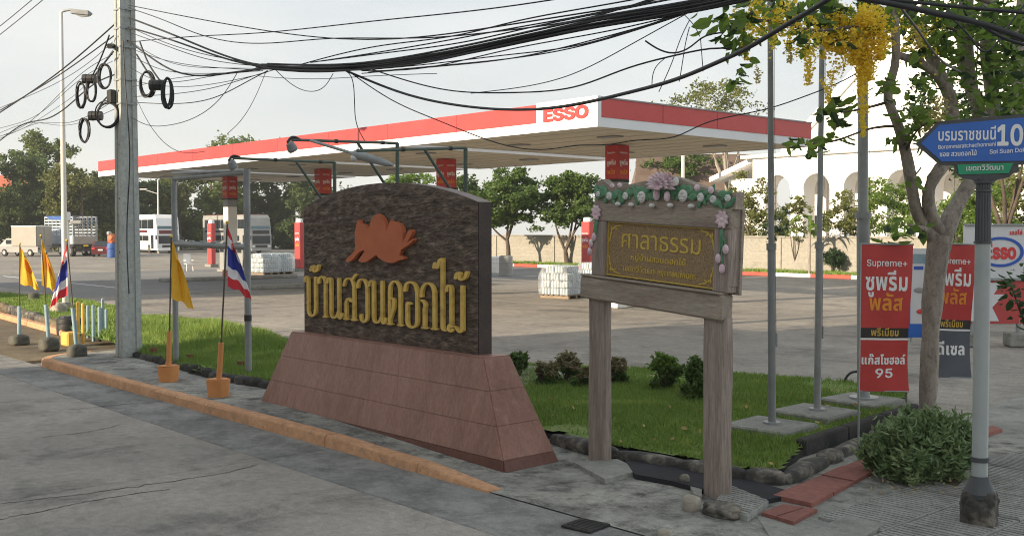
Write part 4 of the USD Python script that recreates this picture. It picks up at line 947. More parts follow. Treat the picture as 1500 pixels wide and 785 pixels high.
# ================================================================== BOUNDARY WALL, STRIPED KERB, WHITE HALL
wl = Thing('boundary_wall', 'long cream boundary wall with two grooves at the back of the forecourt', 'wall', (-40, 52, 0))
for a, b_ in [(-66 + 6.2 * k, -66 + 6.2 * (k + 1)) for k in range(11)]:
    for z0, z1, y in ((0, .72, 52), (.75, 1.22, 52.0), (1.25, 2.1, 52.0)):
        wl.add('wall_panel', bx(a + .004, b_ - .004, y, y + .18, z0, z1), 'wall_cream')
    wl.add('wall_core', bx(a, b_, 52.03, 52.16, 0, 2.1), 'block_beige')
    wl.add('coping', bx(a + .003, b_ - .003, 51.95, 52.25, 2.1, 2.2, .015), 'wall_cream')
for k in range(11): wl.add('pilaster', bx(-66.2 + 6.2 * k, -65.8 + 6.2 * k, 51.93, 52.2, 0, 2.098), 'wall_cream')
sk = Thing('striped_kerb', 'red and white striped kerb below the cream boundary wall', 'kerb', (-40, 49.6, 0))
x = -62.0; k = 0
while x < -6:
    sk.add('kerb_stone', bx(x + .01, x + 2.35, 49.5, 49.72, 0, .2, .02), 'kerb_red' if k % 2 else 'fascia_white'); x += 2.36; k += 1
top('verge', bx(-66, -4, 49.72, 52, 0, .16), 'turf', 'strip of planted ground between striped kerb and wall', 'verge', kind='structure')
top('grass', blades(sbox(-66, 49.75, -6, 51.9), 30000, .16, .08, .2, 31, .03), 'grass', 'rough grass along the foot of the boundary wall', 'grass', kind='stuff')
# white arcaded hall
hall = Thing('white_hall', 'large white hall with an arcade of round arches and a steep white roof', 'building', (-34, 66, 0))
HX0, HX1, HY = -44.6, -12.0, 63.0
def P2(px, py): q = PY(px, py, HY); return q[0], q[2]
aw, pitch_ = 2.0, 3.05
poly = Polygon([(HX0, 0), (HX1, 0), (HX1, 7.6), (HX0, 7.6)])
ax = [HX0 + 2.1 + pitch_ * k for k in range(10)]
for a in ax: poly = poly.difference(unary_union([sbox(a - aw / 2, -1, a + aw / 2, 5.35), Point(a, 5.35).buffer(aw / 2, 24)]))
hall.add('arcade_wall', on_front(poly, HY + 1.4, 1.4), 'hall_white')
for a in ax:
    po = Polygon([(a - pitch_ / 2 + .02, 0), (a + pitch_ / 2 - .02, 0), (a + pitch_ / 2 - .02, 7.4), (a - pitch_ / 2 + .02, 7.4)])
    po = po.difference(unary_union([sbox(a - .7, -1, a + .7, 3.6), Point(a, 3.6).buffer(.7, 20)]))
    hall.add('inner_arch', on_front(po, HY + 4.2, .3), 'hall_white')
    hall.add('arch_moulding', on_front(Point(a, 5.35).buffer(aw / 2 + .14, 24).difference(unary_union([Point(a, 5.35).buffer(aw / 2, 24), sbox(a - 3, 0, a + 3, 5.35)])), HY - .002, .05), 'hall_white')
hall.add('arcade_floor', bx(HX0, HX1, HY + .1, HY + 4.1, 0, .3), 'hall_white')
hall.add('arcade_ceiling', bx(HX0, HX1, HY + 1.41, HY + 4.2, 7.45, 7.6), 'hall_white')
for a in ax[::2]: hall.add('back_window', bx(a - .5, a + .5, HY + 4.6, HY + 4.7, .6, 3.6), 'glass_dark')
hall.add('rear_wall', bx(HX0, HX1, HY + 4.8, HY + 5.0, 0, 7.6), 'hall_white')
hall.add('eave', bx(HX0 - .9, HX1 + .5, HY - .3, HY + 5, 7.6, 7.85, .04), 'hall_white')
gx = PY(1149, 245, HY + .4)[0]
gp = Polygon([(gx, 7.85), (gx + 9.5, 16.6), (gx + 14.5, 19.5), (HX1, 19.5), (HX1, 7.85)])
hall.add('gable', on_front(gp, HY + 12, 11.6), 'hall_white')
for (xa, za), (xb, zb) in (((gx, 7.85), (gx + 9.5, 16.6)), ((gx + 9.5, 16.6), (gx + 14.5, 19.5))):
    hall.add('gable_band', on_front(LineString([(xa, za), (xb, zb)]).buffer(.28, cap_style=2), HY + .41, .25), 'hall_white')
hall.add('porch_roof', hull([(HX0 - 4.2, HY + .5, 6.1), (HX0 - 4.2, HY + 6, 6.1), (HX0, HY + .5, 7.5), (HX0, HY + 6, 7.5), (HX0 - 4.2, HY + .5, 6.45), (HX0 - 4.2, HY + 6, 6.45), (HX0, HY + .5, 7.9), (HX0, HY + 6, 7.9)]), 'hall_white')
hall.add('porch_wall', bx(HX0 - 3.2, HX0 - .02, HY + 1.5, HY + 1.8, 0, 6.3), 'hall_white')
# brown roofed house behind the wooden sign
c0, c1 = AT(925, 300, 88), AT(1135, 300, 88)
hs = Thing('brown_roof_house', 'low house with a wide brown tiled roof behind the wooden sign', 'house', tuple(((c0 + c1) / 2 * [1, 1, 0])), heading(c1 - c0))
Lh = np.linalg.norm(c1 - c0)
hs.add('wall', bx(-Lh / 2 + .6, Lh / 2 - .6, 0, 7, 0, 3.4), 'block_beige', local=True)
for k in range(9): hs.add('roof_course', bx(-Lh / 2 + k * .1, Lh / 2 - k * .1, -.6 + k * .48, -.05 + k * .48, 3.4 + k * .62, 3.5 + k * .62 + .6), 'brown_roof', local=True)
hs.add('roof_back', hull([(-Lh / 2, -.2, 3.4), (Lh / 2, -.2, 3.4), (-Lh / 2, 8, 3.4), (Lh / 2, 8, 3.4), (-Lh / 2 + 1, 4, 8.8), (Lh / 2 - 1, 4, 8.8)]), 'brown_roof', local=True)
for k in (-.3, 0, .3): hs.add('window', bx(k * Lh - .6, k * Lh + .6, -.03, .02, 1.2, 2.5), 'glass_dark', local=True)
c = AT(8, 300, 175); t = Thing('red_roof_house', 'house with a red tiled roof showing above the trees at the far left', 'house', (c[0], c[1], 0), heading(RT))
t.add('wall', bx(-6, 4, 0, 6, 0, 9), 'block_beige', local=True); t.add('roof', hull([(-7, -1, 8.6), (5, -1, 8.6), (-7, 7, 8.6), (5, 7, 8.6), (-5, 3, 11.8), (3, 3, 11.8)]), 'red_roof', local=True)
for k in (-4, -1, 2): t.add('window', bx(k - .5, k + .5, -.03, .02, 5.5, 7), 'glass_dark', local=True)
# street houses opposite, behind the viewer; they shade the near ground
sh_ = Thing('shophouse_row', 'row of beige shophouses across the street behind the viewer', 'building', (0, -14, 0))
# the row's left end bay is lower than the rest
for x0, x1, hgt in ((-23.2, -20.6, 11.0), (-20.6, -12, 15.5), (-12, -4, 14.8), (-4, 3, 14.8)):
    sh_.add('bay_wall', bx(x0, x1, -24, -12.2, -.1, hgt), 'block_beige')
    for k in range(int(hgt // 3.4)):
        for xx in np.linspace(x0 + .7, x1 - 1.9, max(1, int((x1 - x0) // 2.6))):
            sh_.add('window', bx(xx, xx + 1.2, -12.22, -12.15, .9 + 3.4 * k, 2.6 + 3.4 * k), 'glass_dark')
sh2 = Thing('shophouse_row', 'second block of shophouses further along the street behind the viewer', 'building', (-48, -14, 0))
for x0, x1, hgt in ((-58.5, -50, 14.9), (-50, -43.6, 14.4)):
    sh2.add('bay_wall', bx(x0, x1, -24, -12.2, -.1, hgt), 'block_beige')
    for k in range(4):
        for xx in np.linspace(x0 + .7, x1 - 1.9, 3): sh2.add('window', bx(xx, xx + 1.2, -12.22, -12.15, .9 + 3.4 * k, 2.6 + 3.4 * k), 'glass_dark')
# ================================================================== TREES AND PLANTS
def leaf_cards(c, size, R, aspect=.5, fold=.18, droop=0.0):
    """folded leaf faces at the points c"""
    n = len(c); s = size * R.uniform(.6, 1.3, n)
    a = R.normal(size=(n, 3)); a[:, 2] = a[:, 2] * .6 - droop; a /= np.linalg.norm(a, axis=1, keepdims=True)
    u = R.normal(size=(n, 3)); u[:, 2] += .8; b = np.cross(a, u); b /= np.linalg.norm(b, axis=1, keepdims=True); w = np.cross(a, b)
    S = s[:, None]
    p0, p2 = c - a * S / 2, c + a * S / 2
    p1, p3 = c + b * S * aspect / 2 + w * S * fold, c - b * S * aspect / 2 + w * S * fold
    v = np.stack([p0, p1, p2, p3], 1).reshape(-1, 3); i = np.arange(n) * 4
    return v, np.vstack([np.column_stack([i, i + 1, i + 2]), np.column_stack([i, i + 2, i + 3])])
def big_leaves(c, size, R, aspect=.5, droop=.4):
    """ovate six-sided leaves with a midrib fold for plants near the camera"""
    n = len(c); s = size * R.uniform(.6, 1.25, n)
    a = R.normal(size=(n, 3)); a[:, 2] = a[:, 2] * .5 - droop; a /= np.linalg.norm(a, axis=1, keepdims=True)
    u = R.normal(size=(n, 3)) * .6; u[:, 2] += 1; b = np.cross(a, u); b /= np.linalg.norm(b, axis=1, keepdims=True); w = np.cross(a, b)
    prof = [(0, 0), (.25, .42), (.55, .5), (.82, .28), (1, 0)]
    P = []
    for t, h in prof: P.append(c + a * (s * t)[:, None] - w * (s * .18 * t * t)[:, None])          # midrib, curling down
    Lf = [P[i] + b * (s * aspect * h)[:, None] + w * (s * .1)[:, None] for i, (t, h) in enumerate(prof) if 0 < h]
    Rg = [P[i] - b * (s * aspect * h)[:, None] + w * (s * .1)[:, None] for i, (t, h) in enumerate(prof) if 0 < h]
    v = np.stack(P + Lf + Rg, 1).reshape(-1, 3); k = 11; i = np.arange(n) * k; f = []
    for side, o in ((0, 5), (1, 8)):
        tri = [(0, o, 1), (1, o, o + 1), (1, o + 1, 2), (2, o + 1, o + 2), (2, o + 2, 3), (3, o + 2, 4)]
        for t in tri: f.append(np.column_stack([i + t[0], i + (t[1] if side == 0 else t[2]), i + (t[2] if side == 0 else t[1])]))
    return v, np.vstack(f)
def crown(blobs, n, R, shell=.55):
    """points in a cloud of ellipsoids, more of them near the skin; the clumps leave gaps"""
    vol = np.array([b[3] * b[4] * b[5] for b in blobs]) ** .8; out = []
    for b, k in zip(blobs, (n * vol / vol.sum()).astype(int)):
        nc = max(5, int(k / 55)); d = R.normal(size=(nc, 3)); d /= np.linalg.norm(d, axis=1, keepdims=True)
        cc = d * (R.uniform(shell ** 3, 1, nc) ** (1 / 3))[:, None]
        q = cc[R.integers(nc, size=k)] + R.normal(size=(k, 3)) * .15
        out.append(np.array(b[:3]) + q * np.array(b[3:]))
    return np.vstack(out)
def blobs_for(c, rx, rz, n, R, flat=.75):
    out = []
    for k in range(n):
        a = R.uniform(0, 2 * np.pi); r = R.uniform(.2, .72) * rx; z = R.uniform(-.55, .75) * rz
        s = R.uniform(.34, .58); sh = math.sqrt(max(.15, 1 - (z / rz) ** 2))
        out.append((c[0] + r * sh * math.cos(a), c[1] + r * sh * math.sin(a), c[2] + z, rx * s, rx * s, rz * s * flat))
    return out
def tree(name, label, px, py_top, base_d, rx, rz, n, size, mat, seed, trunk_r=.18, trunk_h=None, nb=9, bark='bark_dark', zbase=0, cat='tree', limbs=4, forks=1, group=None, aspect=.55, shell=.55, stub=False):
    R = rng(seed); c = AT(px, py_top, base_d); topz = c[2]; base = np.array([c[0], c[1], zbase]); cz = topz - rz
    t = Thing(name, label, cat, tuple(base), 0, group)
    bl = blobs_for((base[0], base[1], cz), rx, rz, nb, R); bl.append((base[0], base[1], cz, rx * .55, rx * .55, rz * .6)); bl.append((base[0], base[1], topz - rz * .4, rx * .35, rx * .35, rz * .4))
    t.add('crown', leaf_cards(crown(bl, n, R, shell), size, R, aspect), mat)
    b = MB(); h = trunk_h or max(.5, cz - rz * .55 - zbase); f0 = base + np.array([R.uniform(-.2, .2), R.uniform(-.2, .2), h])
    b.tube(spline([base, (base + f0) / 2 + R.normal(size=3) * [.08, .08, 0], f0], 9), np.linspace(trunk_r * 1.25, trunk_r * .8, 9), 9)
    for k in range(limbs):
        e = np.array(bl[k % len(bl)][:3]); m = (f0 + e) / 2 + R.normal(size=3) * .15 * rx * [1, 1, .3]
        b.tube(spline([f0 - [0, 0, .1], m, e], 8), np.linspace(trunk_r * .6, trunk_r * .12, 8), 6)
    t.add('trunk', b, bark, True)
    return t
# far tree belt behind the parked vehicles, left to right
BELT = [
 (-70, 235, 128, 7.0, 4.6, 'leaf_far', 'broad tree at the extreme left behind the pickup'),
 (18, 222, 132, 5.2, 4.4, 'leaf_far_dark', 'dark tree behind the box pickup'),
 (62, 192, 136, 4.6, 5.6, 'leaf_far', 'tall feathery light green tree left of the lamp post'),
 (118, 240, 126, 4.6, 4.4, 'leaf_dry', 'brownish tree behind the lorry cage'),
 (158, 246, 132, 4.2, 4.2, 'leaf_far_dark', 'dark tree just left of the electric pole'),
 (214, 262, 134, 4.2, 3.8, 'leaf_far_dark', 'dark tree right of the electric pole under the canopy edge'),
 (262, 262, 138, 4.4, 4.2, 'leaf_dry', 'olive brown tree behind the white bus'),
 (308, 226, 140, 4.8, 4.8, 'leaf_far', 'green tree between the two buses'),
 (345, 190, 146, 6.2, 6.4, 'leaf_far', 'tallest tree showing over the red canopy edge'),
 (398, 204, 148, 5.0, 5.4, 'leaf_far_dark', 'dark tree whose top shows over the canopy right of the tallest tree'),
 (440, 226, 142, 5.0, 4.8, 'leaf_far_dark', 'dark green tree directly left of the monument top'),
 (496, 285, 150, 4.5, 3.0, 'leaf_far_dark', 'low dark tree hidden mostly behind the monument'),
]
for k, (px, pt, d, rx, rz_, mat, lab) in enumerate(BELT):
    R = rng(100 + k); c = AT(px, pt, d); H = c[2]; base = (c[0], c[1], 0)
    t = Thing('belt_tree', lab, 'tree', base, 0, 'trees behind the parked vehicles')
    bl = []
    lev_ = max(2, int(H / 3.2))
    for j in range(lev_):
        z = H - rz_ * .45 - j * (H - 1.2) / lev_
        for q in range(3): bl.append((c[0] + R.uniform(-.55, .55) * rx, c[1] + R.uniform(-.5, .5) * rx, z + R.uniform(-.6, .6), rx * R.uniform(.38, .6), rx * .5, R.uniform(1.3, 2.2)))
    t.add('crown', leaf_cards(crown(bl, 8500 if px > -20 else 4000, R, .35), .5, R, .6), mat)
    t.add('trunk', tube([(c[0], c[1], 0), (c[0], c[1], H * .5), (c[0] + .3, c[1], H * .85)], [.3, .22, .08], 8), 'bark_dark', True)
hedge = Thing('undergrowth', 'dark undergrowth filling the gaps below the far tree belt', 'undergrowth', tuple(AT(240, 340, 150) * [1, 1, 0]), kind='stuff')
R = rng(77); pts = [AT(px, 338, 150) for px in np.linspace(-120, 500, 26)]
hedge.add('leaves', leaf_cards(crown([(p[0], p[1], R.uniform(3.0, 5.5), 4.6, 2.5, 4.6) for p in pts], 24000, R, .3), .7, R, .6), 'leaf_far_dark')

# round-headed trees along the boundary wall
tree('wall_tree', 'round-headed green tree by the wall, right of the monument', 743, 243, 74, 3.3, 2.5, 9000, .3, 'leaf_mid', 201, .16, 1.9, 10, group='round trees along the wall')
tree('wall_tree', 'round-headed green tree with forked trunk, left of the wooden sign', 832, 254, 73, 3.0, 2.35, 8500, .3, 'leaf_mid', 202, .17, 1.2, 10, group='round trees along the wall')
tree('wall_tree', 'green tree whose top shows over the centre of the monument', 588, 252, 84, 3.4, 2.6, 7000, .32, 'leaf_fresh', 203, .16, 2.2, 9, group='round trees along the wall')
tree('wall_tree', 'pale green tree showing under the canopy between two columns', 690, 262, 90, 3.0, 2.6, 6000, .32, 'leaf_mid', 207, .16, 2.2, 9, group='round trees along the wall')
tree('wall_tree', 'sparse tree with crooked dark trunk at the wall, right of the wooden sign', 1108, 258, 64, 2.5, 2.5, 3000, .24, 'leaf_dry', 204, .13, 1.3, 9, limbs=7, shell=.7)
tree('tall_tree', 'tall sparse yellow-green tree rising above the right end of the canopy', 1060, 112, 80, 4.6, 3.0, 3000, .28, 'leaf_dry', 205, .16, 6.0, 11, bark='bark', limbs=9, shell=.75)
tree('tall_tree', 'green tree seen under the right part of the canopy', 1010, 222, 92, 4.2, 2.3, 6000, .34, 'leaf_mid', 206, .2, 4.0, 9)
tree('garden_bush', 'dry-leaved bush in front of the white hall, left of the thick steel pole', 1235, 272, 60, 1.9, 1.8, 2600, .2, 'leaf_dry', 210, .06, .7, 8, cat='bush', limbs=7, shell=.7)
tree('garden_bush', 'green bush in front of the white hall, right of the thick steel pole', 1305, 266, 58, 2.1, 1.8, 3600, .2, 'leaf_fresh', 211, .06, .7, 8, cat='bush', limbs=7, shell=.65)
tree('garden_bush', 'small green bush against the hall, behind the leftmost thin flagpole', 1142, 306, 61, .9, 1.1, 1300, .18, 'leaf_dark', 212, .05, .6, 6, cat='bush', limbs=5)
tree('garden_bush', 'leafy green bush behind the blue street sign', 1440, 262, 46, 2.2, 1.8, 4200, .2, 'leaf_fresh', 213, .07, .8, 9, cat='bush')
tree('garden_bush', 'yellow-green bush at the right edge beyond the oil company board', 1500, 250, 50, 2.4, 2.2, 4200, .22, 'leaf_dry', 214, .07, .8, 9, cat='bush')
tree('garden_bush', 'pale bush between the forked tree trunk and the street sign', 1395, 285, 52, 1.3, 1.6, 1900, .2, 'leaf_fresh', 215, .05, .8, 7, cat='bush', limbs=6)
tree('garden_tree', 'dark leafy tree standing beyond the sign at the right edge', 1478, 20, 30, 2.6, 2.8, 5200, .2, 'leaf_dark', 216, .12, 2.4, 10)
tree('garden_bush', 'tall loose bush before the hall between the two thin flagpoles', 1165, 282, 60, 1.1, 1.5, 900, .2, 'leaf_dry', 217, .05, .8, 7, cat='bush', limbs=6, shell=.7)
# clipped ball and a young palm-leaved plant
c = G(1219, 401, .16); t = Thing('topiary_bush', 'clipped ball-shaped bush on a short stem before the boundary wall', 'bush', tuple(c)); R = rng(220)
t.add('crown', leaf_cards(crown([(c[0], c[1], c[2] + .85, .6, .6, .5)], 2200, R, .5), .13, R), 'leaf_dark'); t.add('stem', cyl(c, c + [0, 0, .7], .06, 8), 'bark_dark')
c = AT(1186, 345, 57); t = Thing('palm_plant', 'young plant with long arching leaves before the white hall', 'plant', (c[0], c[1], .16)); R = rng(221); b = MB()
for k in range(16):
    a = R.uniform(0, 2 * np.pi); L = R.uniform(1.0, 1.7); z0 = R.uniform(2.2, 3.2); w = .13
    p = np.array([(c[0] + math.cos(a) * L * s, c[1] + math.sin(a) * L * s, z0 + .9 * s * L - 1.1 * s * s * L) for s in np.linspace(0, 1, 7)]); o = np.array([-math.sin(a), math.cos(a), 0]) * w
    ww = np.array([.3, .9, 1, 1, .8, .5, .05])[:, None]
    v = np.vstack([p - o * ww, p + o * ww]); b.raw(v, [(i, i + 1, i + 8, i + 7) for i in range(6)])
t.add('leaves', b, 'leaf_fresh'); t.add('stem', cyl((c[0], c[1], .16), (c[0], c[1], 3.0), .07, 8), 'bark')

# lawn shrubs
def shrub(px, py, r, h, mat, label, seed, n=1100, size=.085, mat2=None):
    c = G(px, py, .12); R = rng(seed); t = Thing('lawn_shrub', label, 'shrub', tuple(c), 0, None)
    pts = crown([(c[0], c[1], c[2] + h * .52, r, r, h * .5), (c[0] + r * .3, c[1], c[2] + h * .7, r * .6, r * .6, h * .35), (c[0] - r * .3, c[1] + .1, c[2] + h * .6, r * .6, r * .6, h * .36)], n, R, .5)
    if mat2:
        k = pts[:, 2] > np.quantile(pts[:, 2], .45); t.add('leaves', leaf_cards(pts[~k], size, R, .55), mat); t.add('young_leaves', leaf_cards(pts[k], size, R, .55), mat2)
    else: t.add('leaves', leaf_cards(pts, size, R, .55), mat)
    b = MB()
    for k in range(5): b.tube([c - [0, 0, .05], c + [R.uniform(-.5, .5) * r, R.uniform(-.5, .5) * r, h * .6]], [.015, .006], 5)
    t.add('stems', b, 'bark_dark')
shrub(760, 553, .2, .42, 'leaf_mid', 'dark shrub on the lawn at the right edge of the plinth', 301)
shrub(797, 566, .24, .36, 'leaf_mid', 'low bronze-tinged shrub, nearest the plinth of two', 302, mat2='leaf_bronze')
shrub(830, 560, .3, .42, 'leaf_mid', 'pink-tipped shrub left of the left sign post', 303, mat2='leaf_bronze')
shrub(853, 569, .18, .32, 'leaf_mid', 'small pink-tipped shrub touching the left sign post', 306, mat2='leaf_bronze')
shrub(901, 562, .22, .4, 'leaf_mid', 'pink-tipped shrub just right of the left sign post', 304, mat2='leaf_bronze')
shrub(973, 571, .26, .52, 'leaf_mid', 'yellow-tipped green shrub midway between the sign posts', 305, 1500, mat2='leaf_fresh')
shrub(1018, 585, .24, .58, 'leaf_mid', 'dark green shrub at the left side of the right sign post', 307, 1500)

# leafy variegated shrub at the foot of the tree
R = rng(320); t = Thing('variegated_shrub', 'bushy variegated green shrub round the foot of the tree at the right', 'shrub', tuple(G(1348, 690)))
c = G(1348, 702, .0); bl = [(c[0], c[1], .2, .44, .44, .3)]
for k in range(13):
    a = k * 2.4; rr = .34 * math.sqrt((k + .5) / 13) + .05; bl.append((c[0] + rr * math.cos(a), c[1] + rr * math.sin(a), .18 + .22 * (1 - (rr / .5) ** 2) + R.uniform(-.06, .1), R.uniform(.16, .24), R.uniform(.16, .24), R.uniform(.18, .28)))
q = crown(bl, 13000, R, .55); q[:, 2] = np.abs(q[:, 2] - .03) + .03
t.add('leaves', big_leaves(q, .085, R, .36, -.45), 'leaf_variegated')
b = MB()
for k in range(26):
    q = np.array(bl[1 + k % 13][:3]) + R.normal(size=3) * .04; b.tube(spline([c + R.normal(size=3) * [.15, .15, 0], (c + q) / 2 + [0, 0, .1], q], 6), [.012, .012, .01, .008, .006, .004], 5)
t.add('stems', b, 'bark_dark')
# fallen leaves round it
R = rng(9); q = np.array([G(R.uniform(1270, 1425), R.uniform(680, 724), .065) for _ in range(130)])
top('fallen_leaves', leaf_cards(q, .035, R, .5, .05), 'litter', 'scattered yellow fallen leaves round the variegated shrub', 'fallen leaves', kind='stuff')
q = np.array([G(R.uniform(780, 1330), R.uniform(570, 690), .19) for _ in range(60)]); q = q[pip(L1, q[:, :2])]
top('fallen_leaves', leaf_cards(q, .07, R, .6, .05), 'litter', 'few dry leaves lying on the lawn', 'fallen leaves', kind='stuff')

# ------------------------------------------------------------------ the golden shower tree at the right
TD = float(np.linalg.norm(G(1357, 640)[:2] @ FW[:2]))
ft = Thing('golden_shower_tree', 'forked grey-barked tree with yellow hanging blossom, right of the red banner', 'tree', tuple(G(1357, 640)))
def limb(name, pts, d0=TD, mat='bark', n=26, seed=0, parent=None):
    """pts: (px, py, radius in px, extra depth)"""
    P = spline([AT(p[0], p[1], d0 + (p[3] if len(p) > 3 else 0)) for p in pts], n)
    rr = np.interp(np.linspace(0, 1, n), np.linspace(0, 1, len(pts)), [p[2] * .78 * (d0 + (p[3] if len(p) > 3 else 0)) / FPX for p in pts])
    rr = rr * (1 + .16 * (meshkit.noise(np.column_stack([P * 3.1 + seed])) - .5) * 2)
    ft.add(name, tube(P, rr, 12), mat, True, parent)
limb('trunk', [(1355, 650, 21), (1358, 600, 17), (1362, 520, 16), (1366, 440, 17), (1372, 385, 20), (1378, 345, 23)], seed=1)
limb('branch', [(1372, 352, 15), (1346, 318, 11, -.1), (1336, 275, 11, -.2), (1326, 220, 11, -.3), (1310, 170, 10, -.4), (1300, 140, 9, -.4), (1309, 105, 8, -.4), (1312, 60, 8, -.5), (1308, 5, 7, -.5), (1306, -40, 6, -.5)], seed=2)
limb('branch', [(1380, 350, 18), (1396, 312, 14, .1), (1416, 276, 13, .3), (1434, 240, 13, .6), (1440, 190, 13, .8), (1420, 120, 13, 1), (1414, 50, 13, 1.1), (1418, -40, 11, 1.2)], seed=3)
limb('branch', [(1376, 340, 15), (1360, 300, 12, -.2), (1363, 270, 11, -.3), (1381, 243, 10, -.3), (1398, 205, 12, .3), (1390, 140, 11, .6), (1350, 60, 9, .8), (1325, 0, 8, .9)], seed=4)
limb('branch', [(1425, 232, 11, .5), (1448, 200, 13, .9), (1454, 150, 14, 1.2), (1448, 80, 14, 1.4), (1452, -40, 13, 1.5)], seed=5)
limb('branch', [(1430, 228, 9, .5), (1470, 200, 10, 1.4), (1492, 160, 12, 1.8), (1494, 90, 12, 2), (1504, -40, 12, 2.1)], seed=6)
limb('branch', [(1312, 80, 6, -.4), (1345, 92, 7, .1), (1372, 112, 8, .4), (1392, 150, 7, .6)], seed=7)
limb('branch', [(1356, 340, 6), (1352, 335, 6, -.2), (1332, 330, 3, -.3)], seed=8, n=8)
TW = [[(1308, 60, 4, -.5), (1250, 40, 3, -1.2), (1190, 45, 3, -1.8), (1120, 30, 2.5, -2.4), (1070, 40, 2, -2.8)], [(1304, 20, 4, -.5), (1240, -10, 3, -1), (1150, -5, 3, -1.8), (1085, 10, 2, -2.4)],
      [(1300, 150, 3, -.4), (1262, 160, 2, -.7), (1232, 165, 1.5, -1)], [(1318, 185, 3, -.3), (1270, 190, 2, -.6), (1228, 205, 1.8, -.8), (1180, 212, 1.5, -1)], [(1330, 60, 3, .4), (1380, 40, 3, 0), (1440, 70, 3, -.2)],
      [(1418, 30, 4, 1), (1460, 50, 3, .6), (1500, 60, 3, .3)], [(1325, 20, 3, 0), (1380, -10, 3, -.6), (1450, 5, 3, -1)], [(1326, 225, 3, -.3), (1345, 190, 2, -.7), (1358, 180, 2, -.9)]]
for k, w in enumerate(TW): limb('twig', w, n=14, seed=20 + k, mat='bark_dark')
R = rng(330); LV = []
for px, py, r, n, dd in ((1060, 30, 22, 26, -2.8), (1080, 62, 20, 28, -2.7), (1085, 105, 10, 7, -2.7), (1095, 14, 26, 34, -2.6), (1140, 10, 28, 36, -2), (1180, 14, 26, 30, -1.8), (1215, 18, 30, 36, -1.2), (1180, 56, 16, 14, -1.7), (1182, 45, 10, 8, -1.7),
    (1212, 22, 22, 26, -1.2), (1260, 26, 18, 16, -.9), (1075, 118, 8, 8, -2.7), (1230, 52, 22, 22, -1.1), (1290, 20, 30, 46, -.6), (1335, 18, 36, 60, 0), (1390, 20, 40, 80, .3), (1450, 24, 44, 110, .6), (1500, 30, 40, 90, .6), (1350, 62, 26, 26, .1), (1345, 75, 12, 10, -.2), (1390, 78, 14, 14, .2), (1385, 52, 26, 30, .3),
    (1480, 80, 34, 60, .7), (1440, 105, 26, 34, 1), (1475, 130, 28, 40, 1), (1500, 120, 30, 40, 1), (1432, 150, 22, 26, .8), (1205, 212, 10, 9, -.9), (1180, 210, 14, 14, -1), (1165, 212, 10, 8, -1.1), (1212, 168, 14, 16, -1), (1228, 178, 9, 8, -.9), (1240, 150, 12, 10, -.9), (1222, 195, 6, 4, -.9), (1235, 200, 6, 4, -.8), (1305, 120, 14, 12, -.5),
    (1320, 165, 12, 9, -.4), (1325, 190, 12, 10, -.4), (1296, 130, 14, 12, -.5), (1345, 170, 20, 20, -.5), (1345, 125, 16, 14, -.4), (1345, 200, 10, 9, -.5), (1312, 205, 10, 8, -.4), (1320, 340, 16, 16, -.6), (1352, 335, 9, 7, -.5), (1412, 120, 20, 20, .5), (1365, 128, 16, 12, .2), (1402, 160, 14, 12, .6), (1340, 258, 8, 6, -.4), (1292, 355, 6, 4, -.5), (1360, 170, 16, 14, -.5), (1470, 165, 22, 30, 1.2), (1500, 165, 22, 30, 1.3)):
    q = np.array([AT(px + R.normal() * r * .55, py + R.normal() * r * .55, TD + dd + R.normal() * .25) for _ in range(n)]); LV.append(q)
for px, py, w_, h_, n in ((1400, 35, 100, 50, 260), (1450, 90, 60, 60, 90), (1340, 60, 60, 60, 50), (1250, 15, 60, 25, 80), (1110, 25, 60, 30, 80), (1420, 150, 60, 40, 40)):
    LV.append(np.array([AT(px + R.normal() * w_ * .6, py + R.normal() * h_ * .6, TD + R.uniform(-.6, 1.4)) for _ in range(n)]))
LVp = np.vstack(LV); k = R.uniform(size=len(LVp)) < .8
ft.add('leaves', big_leaves(LVp[k], .155, R, .55, .5), 'leaf_fresh', kind='stuff'); ft.add('leaves', big_leaves(LVp[~k], .155, R, .52, .5), 'leaf_dark', kind='stuff')
def raceme(px, py0, py1, w, n, dd, mat, size=.035):
    q = []
    for _ in range(n):
        t = R.uniform() ** .8; ww = w * (1 - .65 * t) * R.normal() * .5; q.append(AT(px + ww, py0 + (py1 - py0) * t, TD + dd + R.normal() * .09))
    ft.add('blossom', leaf_cards(np.array(q), size, R, .8, .25), mat)
for a in ((1252, 25, 95, 22, 900), (1272, 20, 118, 26, 1300), (1290, 35, 88, 18, 700), (1262, 70, 140, 16, 700), (1235, 30, 80, 20, 420), (1214, 18, 76, 18, 380), (1200, 25, 62, 14, 200), (1264, 130, 200, 9, 380), (1185, 70, 125, 13, 260), (1213, 105, 152, 11, 170), (1164, 4, 30, 22, 220), (1225, 5, 40, 18, 260), (1092, 30, 88, 14, 150), (1105, 0, 30, 16, 160), (1268, 5, 40, 30, 500)):
    raceme(*a, -1.1 if a[0] > 1150 else -2.5, 'blossom')
for px, py, w_, h_, n_, dd in ((1230, 45, 50, 45, 1500, -1.1), (1130, 25, 45, 30, 600, -2.2), (1340, 45, 35, 30, 260, -.4), (1180, 40, 30, 30, 260, -1.7), (1290, 30, 25, 30, 350, -.8)):
    cl = np.column_stack([R.normal(size=60) * w_ * .6 + px, R.normal(size=60) * h_ * .6 + py]); q = []
    for _ in range(n_):
        k_ = R.integers(60); q.append(AT(cl[k_, 0] + R.normal() * 3, cl[k_, 1] + abs(R.normal()) * 9, TD + dd + (k_ - 30) * .012 + R.normal() * .04))
    ft.add('blossom', leaf_cards(np.array(q), .038, R, .8, .25), 'blossom')
